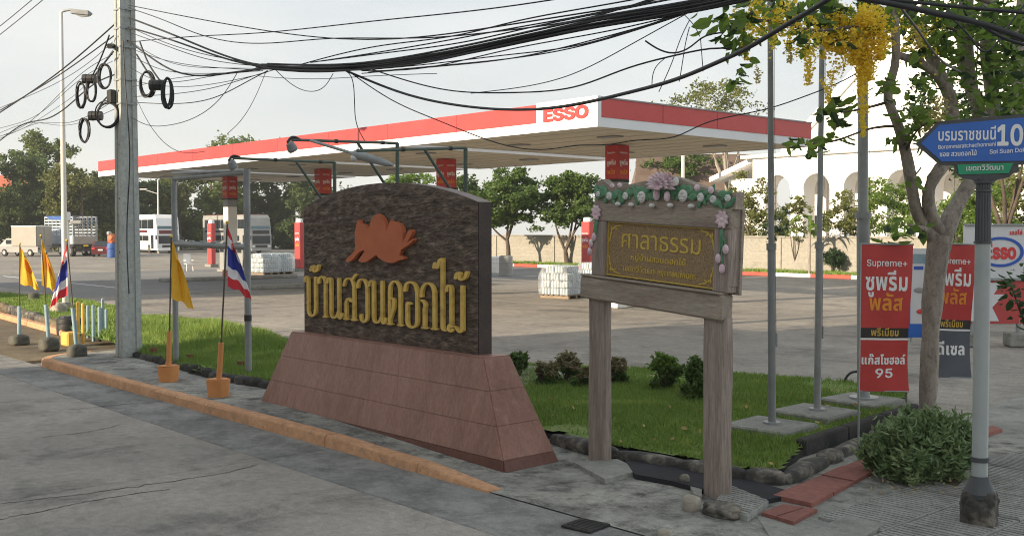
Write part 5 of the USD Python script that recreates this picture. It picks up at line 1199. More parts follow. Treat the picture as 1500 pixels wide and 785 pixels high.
for a in ((1157, 68, 92, 12, 70), (1375, 140, 200, 20, 420), (1360, 165, 215, 16, 260), (1345, 35, 70, 16, 130), (1385, 178, 195, 10, 90), (1110, 95, 122, 8, 60)): raceme(*a, -.6 if a[0] > 1300 else -1.6, 'blossom_pale')
# leafy twig reaching in at the right edge
c = G(1545, 700); t = Thing('edge_shrub', 'dark leafy shoots reaching in at the right edge beside the lamp post', 'shrub', tuple(c)); b = MB()
ends = [AT(1480, 415, 9.3), AT(1492, 445, 9.3), AT(1510, 400, 9.4), AT(1515, 460, 9.4)]
for e in ends: b.tube(spline([c, (c + e) / 2 + [.05, 0, .1], e], 10), np.linspace(.025, .006, 10), 6)
t.add('stems', b, 'bark_dark'); q = np.vstack([e + R.normal(size=(22, 3)) * [.07, .07, .07] for e in ends])
t.add('leaves', big_leaves(q, .11, R, .5, .3), 'leaf_dark', kind='stuff')
# ================================================================== POLES, CABLES
PC = G(189, 524, .1); PYL = PC[1]
ep = Thing('electric_pole', 'square tapered concrete electric pole with cable coils hung on it', 'electric pole', (PC[0], PC[1], 0))
def taper(w0, w1, z0, z1, c): return hull([(c[0] + sx * w / 2, c[1] + sy * w / 2, z) for w, z in ((w0, z0), (w1, z1)) for sx in (-1, 1) for sy in (-1, 1)])
H = 9.5; w0, w1 = .37, .25
b = MB()
for sx in (-1, 1):
    for sy in (-1, 1):      # four corner ribs, the faces between them recessed
        v = []
        for w, z in ((w0, -.1), (w1, H)):
            h_, r_ = w / 2, w * .29
            for (x, y) in ((h_, h_), (h_ - r_, h_), (h_, h_ - r_), (h_ - r_, h_ - r_)): v.append((PC[0] + sx * x, PC[1] + sy * y, z))
        b.add(hull(v))
ep.add('corner_rib', b, 'pole_concrete')
ep.add('shaft', taper(w0 - .045, w1 - .035, -.1, H - .01, PC), 'pole_concrete')
ep.add('base_collar', lump((PC[0], PC[1], .06), (.8, .75, .16), 10, 4, .2, 3), 'edging', True)
for z in (2.1, 3.1, 4.1, 5.1, 6.1): ep.add('bolt_hole', cyl((PC[0] + .05, PC[1] - w0 / 2 - .004 + z * .006, z), (PC[0] + .05, PC[1] - .1, z), .018, 8), 'black_plastic')
for z in (4.85, 5.3, 5.9, 6.25, 6.6): ep.add('steel_strap', bx(PC[0] - w0 / 2 + .005 * z, PC[0] + w0 / 2 - .005 * z, PC[1] - w0 / 2 + .005 * z, PC[1] + w0 / 2 - .005 * z, z, z + .03), 'galv')
ep.add('down_cable', tube(spline([PY(180, 60, PYL - .2), PY(184, 130, PYL - .2), PY(190, 230, PYL - .22), PY(186, 330, PYL - .22), PY(189, 430, PYL - .22)], 30), .012, 6), 'cable', True)
ep.add('junction_box', cbox(PY(163, 142, PYL - .22), (.16, .12, .26), 0, .02), 'black_plastic')
ep.add('insulator', cyl(PY(160, 68, PYL - .3), PY(168, 68, PYL - .1), .05, 10), 'black_plastic')

def cable(pts, r, label, group=None, Y=None, depth=None, n=46):
    Y = PYL if Y is None else Y
    if depth: P = [AT(p[0], p[1], d) for p, d in zip(pts, depth)]
    else: P = [PY(p[0], p[1], Y) for p in pts]
    return top('overhead_cable', tube(spline(P, n), r * .68, 6), 'cable', label, 'cable', group, smooth=True)
G1 = 'thin cables fanning right from the electric pole'; L1_ = 'one of the thin black cables fanning right from the electric pole to the sagging bundle'
G2 = 'strands of the sagging main bundle'; L2_ = 'one black strand of the thick sagging cable bundle above the canopy'
G3 = 'cables running left from the electric pole'; L3_ = 'one of the black cables dropping left from the electric pole'
for pts, r in (([(168, 36), (100, 95), (0, 165), (-60, 205)], .022), ([(168, 52), (90, 108), (0, 162), (-60, 198)], .018), ([(165, 62), (140, 84), (60, 133), (20, 150), (-60, 185)], .009), ([(165, 80), (130, 100), (43, 179), (0, 200), (-60, 222)], .009), ([(165, 90), (120, 115), (60, 165), (0, 188), (-60, 208)], .008),
               ([(167, 110), (140, 122), (99, 156), (66, 175), (40, 180), (0, 206), (-60, 240)], .02), ([(166, 148), (99, 180), (60, 180), (30, 190), (0, 203), (-60, 230)], .009), ([(168, 160), (130, 176), (90, 184), (50, 180), (0, 195), (-50, 215)], .008), ([(168, 70), (120, 130), (80, 160), (30, 190), (0, 200), (-60, 225)], .007)):
    cable(pts, r, L3_, G3)
for a, b_ in (((-60, 84), (52, -4)), ((-60, 96), (68, -4))): cable([a, ((a[0] + b_[0]) / 2, (a[1] + b_[1]) / 2 + 2), b_], .014, 'one of two straight wires crossing the top left corner of the sky', 'two wires at the top left', n=12)
for pts, r in (([(188, 8), (290, 28), (375, 43), (480, 56), (560, 58), (640, 52), (750, 36), (1000, -3)], .013), ([(188, 12), (240, 30), (290, 50), (375, 64), (430, 61), (480, 57), (640, 55), (750, 44), (880, 22), (960, -3)], .012), ([(190, 62), (298, 53), (375, 49), (560, 30), (750, 9), (830, -3)], .012),
               ([(188, 70), (240, 88), (300, 98), (380, 103)], .009), ([(190, 80), (230, 100), (290, 108), (385, 104)], .009), ([(192, 100), (230, 118), (310, 112), (380, 104)], .009), ([(195, 142), (240, 139), (320, 127), (370, 112), (400, 103)], .009), ([(195, 150), (260, 152), (320, 141), (360, 121), (392, 104)], .011),
               ([(193, 118), (250, 127), (320, 122), (390, 107)], .008), ([(192, 128), (250, 116), (310, 109), (385, 102)], .008), ([(190, 48), (240, 66), (300, 86), (390, 98)], .01), ([(190, 40), (230, 58), (300, 80), (400, 97)], .01), ([(192, 62), (250, 92), (330, 100), (392, 101)], .008)):
    cable(pts, r, L1_, G1)
cable([(188, 26), (260, 54), (330, 82), (390, 97), (450, 99), (520, 98)], .024, 'upper thick cable from the electric pole into the sagging bundle')
cable([(188, 40), (260, 62), (330, 86), (390, 99), (450, 102), (520, 102)], .022, 'middle thick cable from the electric pole into the sagging bundle')
cable([(176, 52), (212, 78), (250, 102), (290, 111), (330, 108), (390, 101), (450, 99)], .022, 'lowest thick cable from the electric pole into the sagging bundle')
R = rng(5)
for k in range(11):
    o = (k - 5) * 1.35; j = R.uniform(-2, 2, 8); y = PYL + R.uniform(-.08, .08)
    cable([(372 + R.uniform(0, 20), 97 + o * .5), (450, 100 + o * .8 + j[0] * .5), (520, 98 + o * .8 + j[1] * .5), (640, 82 + o + j[2]), (750, 60 + o + j[3]), (880, 33 + o + j[4]), (1050, 2 + o + j[5]), (1240, -45 + o)], R.uniform(.014, .022), L2_, G2, y)
for pts in ([(440, 95), (560, 67), (680, 50), (750, 33), (900, 5), (960, -6)], [(455, 92), (560, 76), (680, 55), (750, 42), (900, 14), (985, -6)], [(470, 90), (580, 76), (690, 60), (780, 40), (920, 12), (1010, -6)]): cable(pts, .012, 'one of three cables rising above the sagging bundle towards the top edge', 'three cables above the bundle')
for pts in ([(535, 103), (640, 93), (750, 80), (850, 66), (940, 40), (1030, 10), (1060, 0)], [(530, 108), (650, 97), (760, 84), (880, 56), (980, 27), (1045, 3)], [(530, 104), (620, 100), (750, 72), (900, 44), (1050, 8)], [(540, 106), (650, 96), (740, 87), (850, 68), (930, 45), (1024, 14)]): cable(pts, .01, 'one of the loose thin cables hanging just under the sagging bundle', 'loose cables under the bundle')
cable([(505, 103), (560, 126), (620, 145), (700, 158), (760, 161), (850, 152), (920, 136), (1000, 113), (1050, 92), (1100, 68), (1150, 38), (1200, 8), (1240, -18)], .024, 'thick cable dipping across the canopy corner in front of the logo', depth=[14.6, 14.0, 13.2, 12.2, 11.4, 10.2, 9.4, 8.4, 7.8, 7.3, 6.9, 6.5, 6.2], n=70)
cable([(545, 102), (620, 125), (680, 135), (750, 136), (840, 128), (920, 100), (1000, 79), (1060, 71), (1090, 75)], .013, 'thin cable sagging between the bundle and the tree leaves', depth=[14.4, 13.6, 13, 12.5, 11.8, 11, 10.4, 10, 9.8])
cable([(690, 137), (750, 130), (830, 112), (920, 68), (1025, 10)], .008, 'thin cable rising steeply from the sag to the bundle', depth=[12.8, 12.5, 11.9, 11.1, 10.3])
cable([(500, 102), (514, 112), (519, 140), (522, 180), (534, 206)], .009, 'loose cable end dropping from the bundle to the flood light arm')
cable([(515, 108), (580, 150), (640, 176), (700, 200), (760, 217), (800, 219), (850, 213), (890, 212), (930, 206), (990, 200), (1030, 182), (1075, 170), (1130, 158), (1180, 141), (1240, 116), (1290, 85)], .011, 'thin wire wandering along the underside of the canopy to the tree', depth=[14.4, 14.2, 14, 13.8, 13.6, 13.5, 13.4, 13.3, 13.2, 13, 12.9, 12.8, 12.7, 12.6, 12.4, 12.2], n=80)
cable([(192, 172), (215, 183), (245, 184), (290, 170), (330, 135), (347, 108)], .009, 'slack cable looping low right of the electric pole')
cable([(192, 126), (212, 170), (232, 200), (262, 222), (300, 222)], .008, 'slack wire falling right of the pole to the canopy edge')
cable([(390, 104), (375, 140), (350, 180), (333, 196)], .007, 'loose wire end hanging under the left end of the bundle')
cable([(405, 104), (420, 118), (452, 134), (478, 124), (488, 108)], .008, 'short slack loop hanging under the bundle')
cable([(380, 112), (460, 116), (540, 112), (640, 108)], .007, 'thin level wire just below the bundle')
for k, pts in enumerate(([(945, 60), (960, 70), (985, 78), (1010, 70), (1030, 55), (1060, 48)], [(1000, 20), (1018, 40), (1025, 54)], [(955, 130), (960, 100), (975, 85)], [(965, 135), (985, 90), (1000, 50), (1010, 30)], [(995, 120), (1000, 90), (1005, 60), (1010, 40)], [(1030, 105), (1028, 80), (1026, 56)])):
    cable(pts, .006 if k else .012, 'one of the fine creeper strands hanging from the cables above the logo', 'creeper strands above the logo', depth=[9.6] * len(pts), n=20)
cable([(1215, -10), (1260, -2), (1300, 5), (1380, 22), (1440, 36), (1500, 57), (1560, 80)], .03, 'thick black cable sloping down through the top right branches', depth=[7.2, 7.1, 7, 6.9, 6.8, 6.7, 6.6])
cable([(1180, -12), (1260, -4), (1330, 3), (1420, 12), (1500, 19), (1570, 26)], .018, 'medium cable along the top edge at the right', depth=[7.4, 7.3, 7.2, 7, 6.9, 6.8])
cable([(1318, 10), (1345, 45), (1372, 82), (1395, 100), (1408, 106)], .016, 'curved cable dropping from the thick one into the tree fork', depth=[7.6, 8.6, 9.8, 11, 12])
cable([(1436, 36), (1470, 56), (1510, 68), (1560, 78)], .016, 'cable branching off the thick one at the right edge', depth=[6.9, 6.9, 6.9, 6.9])
cable([(1385, 20), (1425, 60), (1438, 75), (1478, 38), (1500, 8)], .011, 'slack looped cable near the top right corner', depth=[8, 8, 8, 8, 8])

def coil(px, py, rpx, label, box_at, loops, hang):
    d0 = (PC @ FW); s = d0 / FPX; c = PY(px, py, PYL - .25); t = Thing('cable_coil', label, 'cable coil', tuple(c))
    for (x, y, rx, ry, th) in loops:
        q = PY(x, y, PYL - .28); b = MB(); R = rng(int(x))
        for k in range(5):
            a = np.linspace(0, 2 * np.pi, 33); r1, r2 = rx * s * (1 + R.uniform(-.07, .07)), ry * s * (1 + R.uniform(-.04, .04))
            P = q + np.outer(r1 * np.cos(a), RT) + np.outer(r2 * np.sin(a), [0, 0, 1.0]) - np.outer(.04 * np.sin(a + k), FW) + R.normal(size=3) * .012
            b.tube(P, th, 6, False)
        t.add('loop', b, 'cable', True)
    if box_at:
        q = PY(*box_at, PYL - .3); t.add('splice_box', tube([q - RT * .13, q - RT * .12, q + RT * .12, q + RT * .13], [.06, .09, .09, .06], 10), 'black_plastic', 30)
        for s_ in (-.06, .06): t.add('box_band', tube([q + RT * (s_ - .012), q + RT * (s_ + .012)], .097, 10), 'black_plastic', 30)
    for h in hang: t.add('hanger', tube(spline([PY(*p, PYL - .26) for p in h], 12), .016, 6), 'cable', True)
coil(131, 118, 10, 'upper cable coils with splice box left of the electric pole', (131, 116), [(119, 139, 7, 19, .014), (134, 132, 7, 17, .012), (154, 112, 9, 17, .012)], [[(135, 112), (150, 80), (160, 52)], [(140, 110), (155, 90), (166, 76)]])
coil(140, 170, 10, 'lower cable coil with splice box left of the electric pole', (140, 170), [(124, 192, 7, 18, .012), (158, 168, 16, 18, .013)], [[(142, 164), (150, 150), (160, 140)]])
coil(230, 124, 10, 'pair of cable coils with splice box hanging right of the electric pole', (230, 125), [(216, 124, 9, 17, .014), (245, 137, 6, 19, .016)], [[(226, 120), (215, 104), (200, 80)], [(234, 118), (216, 90), (205, 62)]])

# street lamp at the far left
B = G(96, 455, .14); t = Thing('street_lamp', 'tall pale street lamp with a single arm at the far left', 'street lamp', tuple(B))
topz = AT(93, 18, B @ FW)[2]
t.add('pole', tube([B, B + [0, 0, topz * .5], B + [0, 0, topz - .14]], [.09, .075, .05], 14), 'lamp_white', 30)
tip = B + [0, 0, topz - .14]
t.add('arm', tube(spline([tip, tip + RT * .3 + [0, 0, .06], tip + RT * .5 + [0, 0, .02]], 8), .035, 8), 'galv', True)
t.add('lamp_head', hull([tip + RT * a + np.array([0, 0, z]) + FW * w for a, z, w in ((.3, .08, -.06), (.3, .08, .06), (.3, -.05, -.08), (.3, -.05, .08), (.82, .03, -.1), (.82, .03, .1), (.82, -.1, -.1), (.82, -.1, .1), (.93, -.06, 0))]), 'grey_paint')
t.add('lamp_lens', hull([tip + RT * a + np.array([0, 0, z]) + FW * w for a, z, w in ((.42, -.08, -.07), (.42, -.08, .07), (.82, -.12, -.08), (.82, -.12, .08), (.6, -.16, 0))]), 'lamp_glass')
t.add('foot', cyl(B - [0, 0, .1], B + [0, 0, .25], .15, 14), 'slab_grey')
c = G(86, 460, .14); b = Thing('boulder', 'pale stone block by the foot of the far left street lamp', 'stone', tuple(c)); b.add('stone', lump(c + [0, 0, .12], (.45, .4, .42), 20, 3, .3), 'boulder', True)
c = AT(100, 395, 62); c[2] = 0; t = Thing('camera_post', 'white post with a camera beside the far left street lamp', 'post', tuple(c)); zt = AT(100, 312, 62)[2]
t.add('post', cyl(c, c + [0, 0, zt], .1, 10), 'lamp_white'); t.add('head', cbox(c + [0, 0, zt - .2], (.28, .28, .5), 0, .03), 'fascia_white'); t.add('camera', cbox(c + RT * .5 + [0, 0, zt - .55], (.7, .22, .22), heading(RT), .05), 'vehicle_grey'); t.add('bracket', cyl(c + [0, 0, zt - .5], c + RT * .35 + [0, 0, zt - .5], .04, 8), 'black_plastic')
c = AT(232, 330, 118); c[2] = 0; t = Thing('street_lamp', 'far white street lamp between electric pole and the white bus', 'street lamp', tuple(c)); zt = AT(232, 263, 118)[2]
t.add('pole', cyl(c, c + [0, 0, zt], .12, 10, .08), 'lamp_white'); t.add('arm', tube([c + [0, 0, zt - 1.6], c - RT * 1.3 + [0, 0, zt - 1.2]], .05, 6), 'lamp_white'); t.add('lamp_head', cbox(c - RT * 1.6 + [0, 0, zt - 1.1], (.8, .3, .16), heading(RT), .05), 'lamp_white')
c = AT(1000, 330, 76); c[2] = 0; t = Thing('white_post', 'plain white post standing before the brown roof, above the wooden sign', 'post', tuple(c)); zt = AT(1000, 226, 76)[2]; t.add('post', cyl(c, c + [0, 0, zt], .13, 10), 'lamp_white'); t.add('cap', cyl(c + [0, 0, zt], c + [0, 0, zt + .08], .17, 10), 'lamp_white')

# ------------------------------------------------------------------ steel frame and flood light arms behind the monument
F0, F1 = G(258, 540, .1), G(364, 556, .1)
t = Thing('steel_frame', 'grey steel pipe frame of two posts and two cross bars, left of the monument', 'steel frame', tuple((F0 + F1) / 2))
z0, z1 = AT(258, 262, F0 @ FW)[2], AT(364, 252, F1 @ FW)[2]
t.add('post', cyl(F0 - [0, 0, .1], [F0[0], F0[1], z0 + .03], .05, 12), 'grey_paint', 30); t.add('post', cyl(F1 - [0, 0, .1], [F1[0], F1[1], z1 + .05], .055, 12), 'grey_paint', 30)
t.add('top_bar', cyl([F0[0], F0[1], z0], [F1[0], F1[1], z1], .045, 12), 'grey_paint', 30)
t.add('second_bar', cyl([F0[0], F0[1] - .03, z0 + .09], [F1[0], F1[1] - .03, z1 + .03], .025, 10), 'galv', 30)
zz0, zz1 = AT(258, 357, F0 @ FW)[2], AT(364, 362, F1 @ FW)[2]
t.add('lower_bar', cyl([F0[0], F0[1], zz0], [F1[0], F1[1], zz1], .05, 12), 'grey_paint', 30)
for k in range(6): q = F0 + (F1 - F0) * (k + .6) / 6.4; t.add('clip', cbox((q[0], q[1], zz0 + (zz1 - zz0) * (k + .6) / 6.4 + .055), (.12, .06, .03), 0, .006), 'galv')
t.add('pipe_joint', cyl([F1[0], F1[1], 1.05], [F1[0], F1[1], 1.15], .062, 12), 'black_plastic')
ARM = [(490, 238, 340, 232, 'left'), (582, 210, 426, 205, 'middle'), (682, 217, 512, 221, 'right')]
for i, (px, py, ex, ey, nm) in enumerate(ARM):
    p = PY(px, py, 8.1); L = 1.55; e = p + np.array([0, -L, 0]); ze = AT(ex, ey, e @ FW)[2]; e[2] = ze
    t = Thing('floodlight_arm', f'{["leftmost", "middle", "rightmost"][i]} green steel flood light arm rising from behind the monument', 'flood light', (p[0], p[1], 0))
    t.add('post', cyl([p[0], p[1], 0], p, .026, 10), 'green_steel', 30); t.add('arm', cyl(p, e, .018, 10), 'green_steel', 30)
    q = p + (e - p) * .4; t.add('brace', cyl(q, [p[0], p[1], p[2] - .78], .018, 8), 'green_steel', 30)
    for k in (.15, .6): qq = p + (e - p) * k; t.add('pipe_clamp', cyl(qq - (e - p) * .015, qq + (e - p) * .012, .025, 8), 'black_plastic')
    hd = np.array([1.0, 0, 0])
    if i < 2:
        c = e + np.array([0, -.02, -.08])
        t.add('lamp_head', tube([c + [0, -.03, .05], c + [0, -.01, .035], c + [0, .03, -.035], c + [0, .04, -.05]], [.02, .05, .065, .055], 14), 'grey_paint', 30)
        t.add('lamp_lens', cyl(c + [0, .038, -.047], c + [0, .044, -.056], .05, 14), 'lamp_glass')
        t.add('bracket', tube(spline([e + [0, .12, 0], e + [0, 0, .03], e + [0, -.06, -.04]], 8), .018, 6), 'black_plastic', True)
a, b_ = PY(455, 206, 6.6), PY(520, 226, 6.75)
t = Thing('cobra_lamp', 'grey tapered lamp head on a thin rod between the flood light arms', 'lamp', tuple(b_))
t.add('rod', cyl(a, b_, .018, 8), 'galv', 30); dd = PY(576, 242, 6.95) - b_; u = dd / np.linalg.norm(dd)
hp = [b_ + u * s * np.linalg.norm(dd) for s in (-.1, .0, .3, .55, .8, 1.0)]
t.add('lamp_head', tube(hp, [.02, .05, .05, .045, .038, .015], 12), 'galv', 30); t.add('lens', sphere(hp[1] + [0, 0, -.04], (.05, .05, .045), 2), 'lamp_glass', True)
for k, (px, py, lab) in enumerate([(223, 527, 'rusty stub on the pavement just right of the electric pole'), (350, 549, 'rusty steel stub left of the tall steel frame post'), (276, 538, 'bent rusty stub between the two frame posts')]):
    c = G(px, py, .1); t = Thing('rusty_stub', lab, 'steel stub', tuple(c)); t.add('angle_leg', cbox(c + [0, 0, .1], (.09, .02, .26), 10, .004), 'rust'); t.add('angle_leg', cbox(c + [.035, .04, .1], (.02, .09, .26), 10, .004), 'rust')
    t.add('angle_foot', cbox(c + [0, .02, .015], (.2, .16, .03), 10, .006), 'rust')

# ------------------------------------------------------------------ flags
def cloth(topp, hoist, fly, drop, spread, seed, colors, emblem=None, t=None, flip=1, narrow=.0):
    """limp flag: hoist along the pole downward from topp; the fly sags towards its lower corner"""
    nu, nv = 26, 30; R = rng(seed); ph = R.uniform(0, 6)
    U, V = np.meshgrid(np.linspace(0, 1, nu + 1), np.linspace(0, 1, nv + 1), indexing='ij')
    wid = spread * U ** .8 * (.22 + .78 * V ** .6)
    fold = .055 * np.sin(U * 9 + V * 2.2 + ph) * U ** .6 + .03 * np.sin(U * 17 - V * 3 + ph) * U
    P = np.asarray(topp)[None, None] + (flip * wid + .4 * fold)[..., None] * RT - (fold * 1.3)[..., None] * FW
    P[..., 2] -= V * hoist + drop * U ** 1.15 * (.55 + .45 * (1 - V)) + .02 * np.sin(U * 12)
    v = P.reshape(-1, 3); off = np.cross(RT, [0, 0, 1])
    idx = lambda i, j: i * (nv + 1) + j
    groups = {}
    for i in range(nu):
        for j in range(nv):
            vv = (j + .5) / nv; uu = (i + .5) / nu
            col = next(c for lim, c in colors if vv <= lim)
            if emblem and ((uu - .5) / .27) ** 2 + ((vv - .45) / .2) ** 2 < 1: col = emblem
            groups.setdefault(col, []).append((idx(i, j), idx(i + 1, j), idx(i + 1, j + 1), idx(i, j + 1)))
    for col, f in groups.items():
        f = np.array(f); us, inv = np.unique(f, return_inverse=True)
        t.add('flag_cloth' if len(groups) == 1 else {'flag_orange': 'flag_emblem', 'flag_yellow': 'flag_cloth', 'flag_red': 'red_stripe', 'flag_white': 'white_stripe', 'flag_blue': 'blue_stripe'}[col], (v[us], inv.reshape(f.shape)), col, True)
THAI = [(1 / 6, 'flag_red'), (2 / 6, 'flag_white'), (4 / 6, 'flag_blue'), (5 / 6, 'flag_white'), (1.01, 'flag_red')]
YEL = [(1.01, 'flag_yellow')]
def flagpole(base_px, z, top_px, pot, pipe, pipe_h, potmat, label, flag, cat='flag', pot_r=.17, pot_h=.25):
    B = G(*base_px, z); d = B @ FW; Tp = AT(*top_px, d)
    t = Thing('flag_on_stand', label, cat, tuple(B))
    if pot == 'bucket': t.add('bucket', tube([B, B + [0, 0, .01], B + [0, 0, pot_h], B + [0, 0, pot_h + .01], B + [0, 0, pot_h - .03]], [pot_r * .8, pot_r * .86, pot_r, pot_r * .9, .03], 20), potmat, 30)
    else: t.add('concrete_block', lump(B + [0, 0, pot_h / 2 - .02], (pot_r * 2.2, pot_r * 2.2, pot_h * 1.15), 15, 3, .14, 3), potmat, True)
    up = (Tp - B); up = up / np.linalg.norm(up)
    t.add('pipe', cyl(B + [0, 0, .1], B + up * pipe_h, .04, 12), pipe, 30)
    t.add('staff', cyl(B + up * (pipe_h - .1), Tp, .012, 8), 'bark_dark', 30)
    t.add('finial', sphere(Tp, .025, 2), 'mustard', True)
    cloth(Tp - [0, 0, .03], t=t, **flag)
    return t
flagpole((320, 581), .12, (333, 326), 'bucket', 'pot_orange', .78, 'pot_orange', 'national flag in red, white and blue on the right orange bucket stand', dict(hoist=.88, fly=1, drop=.4, spread=.34, seed=3, colors=THAI, flip=1))
flagpole((247, 559), .12, (251, 346), 'bucket', 'pot_orange', .8, 'pot_orange', 'plain yellow flag on the left orange bucket stand', dict(hoist=.95, fly=1, drop=.36, spread=.34, seed=5, colors=YEL, flip=1))
flagpole((113, 522), .12, (98, 352), 'block', 'blue_paint', .92, 'pot_dark', 'faded national flag on a blue pipe at the end of the orange kerb', dict(hoist=1.0, fly=1, drop=.5, spread=.34, seed=8, colors=THAI, flip=-1), pot_r=.15, pot_h=.24)
flagpole((72, 513), .02, (60, 345), 'block', 'blue_paint', .95, 'pot_dark', 'yellow flag with orange disc on a blue pipe, second from the left', dict(hoist=1.0, fly=1, drop=.4, spread=.36, seed=12, colors=YEL, emblem='flag_orange', flip=1), pot_r=.17, pot_h=.28)
flagpole((28, 505), .0, (29, 357), 'block', 'blue_paint', .85, 'pot_dark', 'yellow flag with orange disc at the extreme left', dict(hoist=.85, fly=1, drop=.3, spread=.42, seed=15, colors=YEL, emblem='flag_orange', flip=1), pot_r=.18, pot_h=.24)

# short painted posts at the end of the far lawn
def picket(px, py, h, mat, label, group):
    c = G(px, py, .05); t = Thing('painted_post', label, 'post', tuple(c), 0, group); t.add('post', cyl(c, c + [0, 0, h], .034, 10), mat, 30); t.add('cap', sphere(c + [0, 0, h], .034, 1), mat, True)
for px, py, h in ((115, 497, .82), (122, 503, .85)): picket(px, py, h, 'yellow_paint', 'one of two yellow painted posts beside the faded national flag', 'yellow painted posts')
for px, py, h in ((129, 495, .72), (137, 500, .78), (146, 500, .74), (151, 495, .88), (156, 492, .6)): picket(px, py, h, 'blue_paint', 'one of the blue painted posts left of the electric pole', 'blue painted posts')
c = G(101, 484, .1); t = barrel(c, 'black plastic plant tub at the edge of the sunlit lawn', .28, .42, 'black_plastic', 'plant_tub', 'plant tub')
c = G(50, 442, .15); barrel(c, 'small dark bin on the sunlit lawn', .17, .42, 'pot_dark', 'bin', 'bin')

# ------------------------------------------------------------------ flagpoles and banners at the right
def pole(i, top_px, r0, r1, mat0, label, split=None):
    B = PAD[i] + [0, 0, -.005]; t = Thing('flagpole', label, 'flagpole', tuple(B)); Tp = AT(top_px[0], top_px[1], B @ FW)
    zs = split or 2.3; P = lambda z: B + (Tp - B) * ((z - B[2]) / (Tp[2] - B[2]))
    t.add('lower_tube', cyl(B, P(zs), r0, 14), mat0, 30); t.add('upper_tube', cyl(P(zs), Tp, r0 * .8, 14, r1), mat0, 30)
    t.add('collar', cyl(P(zs - .03), P(zs + .05), r0 * 1.3, 14), mat0, 30); t.add('base_plate', cyl(B - [0, 0, .01], B + [0, 0, .03], r0 * 2.3, 14), 'galv', 30)
    t.add('cleat', cbox(P(1.2) + RT * (r0 + .01), (.03, .03, .16), 0, .006), 'galv')
    t.add('halyard', tube(spline([P(1.25) + RT * (r0 + .006), P(3) + RT * (r0 + .004), P(5) + RT * r0], 14), .003, 5), 'cable')
    return t
pole(0, (1128, -60), .045, .032, 'grey_paint', 'leftmost thin grey flagpole')
pole(1, (1206, -60), .045, .034, 'galv', 'middle thin pale flagpole')
pole(2, (1263, -60), .085, .07, 'galv', 'thick steel pole with blossoms in front, beside the red banner', 2.7)
def banner(base_px, x0, x1, ytop, ybot, d, label, lower, lowtext, bend):
    B = G(*base_px); t = Thing('banner', label, 'banner', tuple(B)); n = 30
    TL_, TR_ = AT(x0, ytop, d), AT(x1, ytop + bend, d); zb = AT(x0, ybot, d)[2]; W_ = np.linalg.norm((TR_ - TL_)); Hh = TL_[2] - zb
    ux = (TR_ - TL_) / W_; nrm = np.cross(ux, [0, 0, 1.0]); nrm /= np.linalg.norm(nrm)
    def pos(s, z, off=0): # s across, z down from the top
        w = .03 * np.sin(z * 2.6 + s * 2.0) * (z / Hh) + .012 * np.sin(s * 14 + z * 3) + .04 * (s / W_) ** 2 * np.sin(z * 3.1)
        pinch = 1 - .05 * np.sin(np.clip(z / Hh, 0, 1) * 3.1) * (s / W_)
        return TL_ + np.multiply.outer(s * pinch, ux) + np.multiply.outer(-z, [0, 0, 1.0]) + np.multiply.outer(w + off, nrm)
    def sheet_(z0_, z1_, mat, name):
        S, Z = np.meshgrid(np.linspace(0, W_, 25), np.linspace(z0_, z1_, max(3, int((z1_ - z0_) * 24))), indexing='ij'); v = pos(S, Z).reshape(-1, 3); m_ = Z.shape[1]
        i = (np.arange(24)[:, None] * m_ + np.arange(m_ - 1)[None]).ravel(); t.add(name, (v, np.column_stack([i, i + 1, i + m_ + 1, i + m_])), mat, True)
    z1_, z2_, z3_ = Hh * .565, Hh * .635, Hh * .648
    sheet_(0, z1_, 'banner_red', 'red_field'); sheet_(z1_, z2_, 'banner_black', 'black_band'); sheet_(z2_, z3_, 'print_white', 'white_rule'); sheet_(z3_, Hh, lower, 'lower_field')
    def prt(s, h, wid, zc, mat, latin=False, wg=600, bold=0):
        g = text(s, h, wg, 100, latin=latin, width=wid, bold=bold); m = extr(g.segmentize(.03), .0012); m = trimesh.Trimesh(*trimesh.remesh.subdivide_to_size(m.vertices, m.faces, .09, 6), process=False)
        v = np.array(m.vertices); t.add('print', trimesh.Trimesh(pos(v[:, 0] + (W_ - wid) / 2, zc - v[:, 1], .003 + v[:, 2]), m.faces, process=False), mat)
    prt('Supreme+', .072 * Hh / 1.68, W_ * .78, Hh * .145, 'print_white', True, bold=1)
    prt('ซูพรีม', .17 * Hh / 1.68, W_ * .82, Hh * .31, 'print_white', False, 700); prt('พลัส', .15 * Hh / 1.68, W_ * .66, Hh * .445, 'print_orange', False, 700)
    prt('พรีเมียม', .072 * Hh / 1.68, W_ * .56, Hh * .62, 'print_gold', False, 700)
    for (s, h, wid, zc, la) in lowtext: prt(s, h * Hh / 1.68, W_ * wid, Hh * zc, 'print_white', la, 800, 2 if la else 0)
    z_top = TL_[2]
    t.add('staff', cyl(B, [B[0], B[1], 0] + np.array([0, 0, z_top + .02]), .012, 8), 'galv', 30)
    t.add('top_rod', cyl(TL_ - ux * .03 + [0, 0, .005], TR_ + ux * .01 + [0, 0, .005], .011, 8), 'galv', 30)
    t.add('bottom_rod', cyl(pos(np.array(0.), np.array(Hh)) - ux * .01, pos(np.array(W_), np.array(Hh)), .007, 8), 'galv', 30)
    return t
banner((1257, 664), 1261, 1337, 358, 573, 12.1, 'red fuel banner reading 95 on the thin staff by the planter kerb', 'banner_red', [('แก๊สโซฮอล์', .085, .9, .815, False), ('95', .1, .36, .905, True)], 1)
banner((1366, 625), 1366, 1428, 357, 552, 14.2, 'red and grey diesel banner half hidden behind the tree trunk', 'banner_grey', [('ดีเซล', .13, .72, .83, False)], 2)

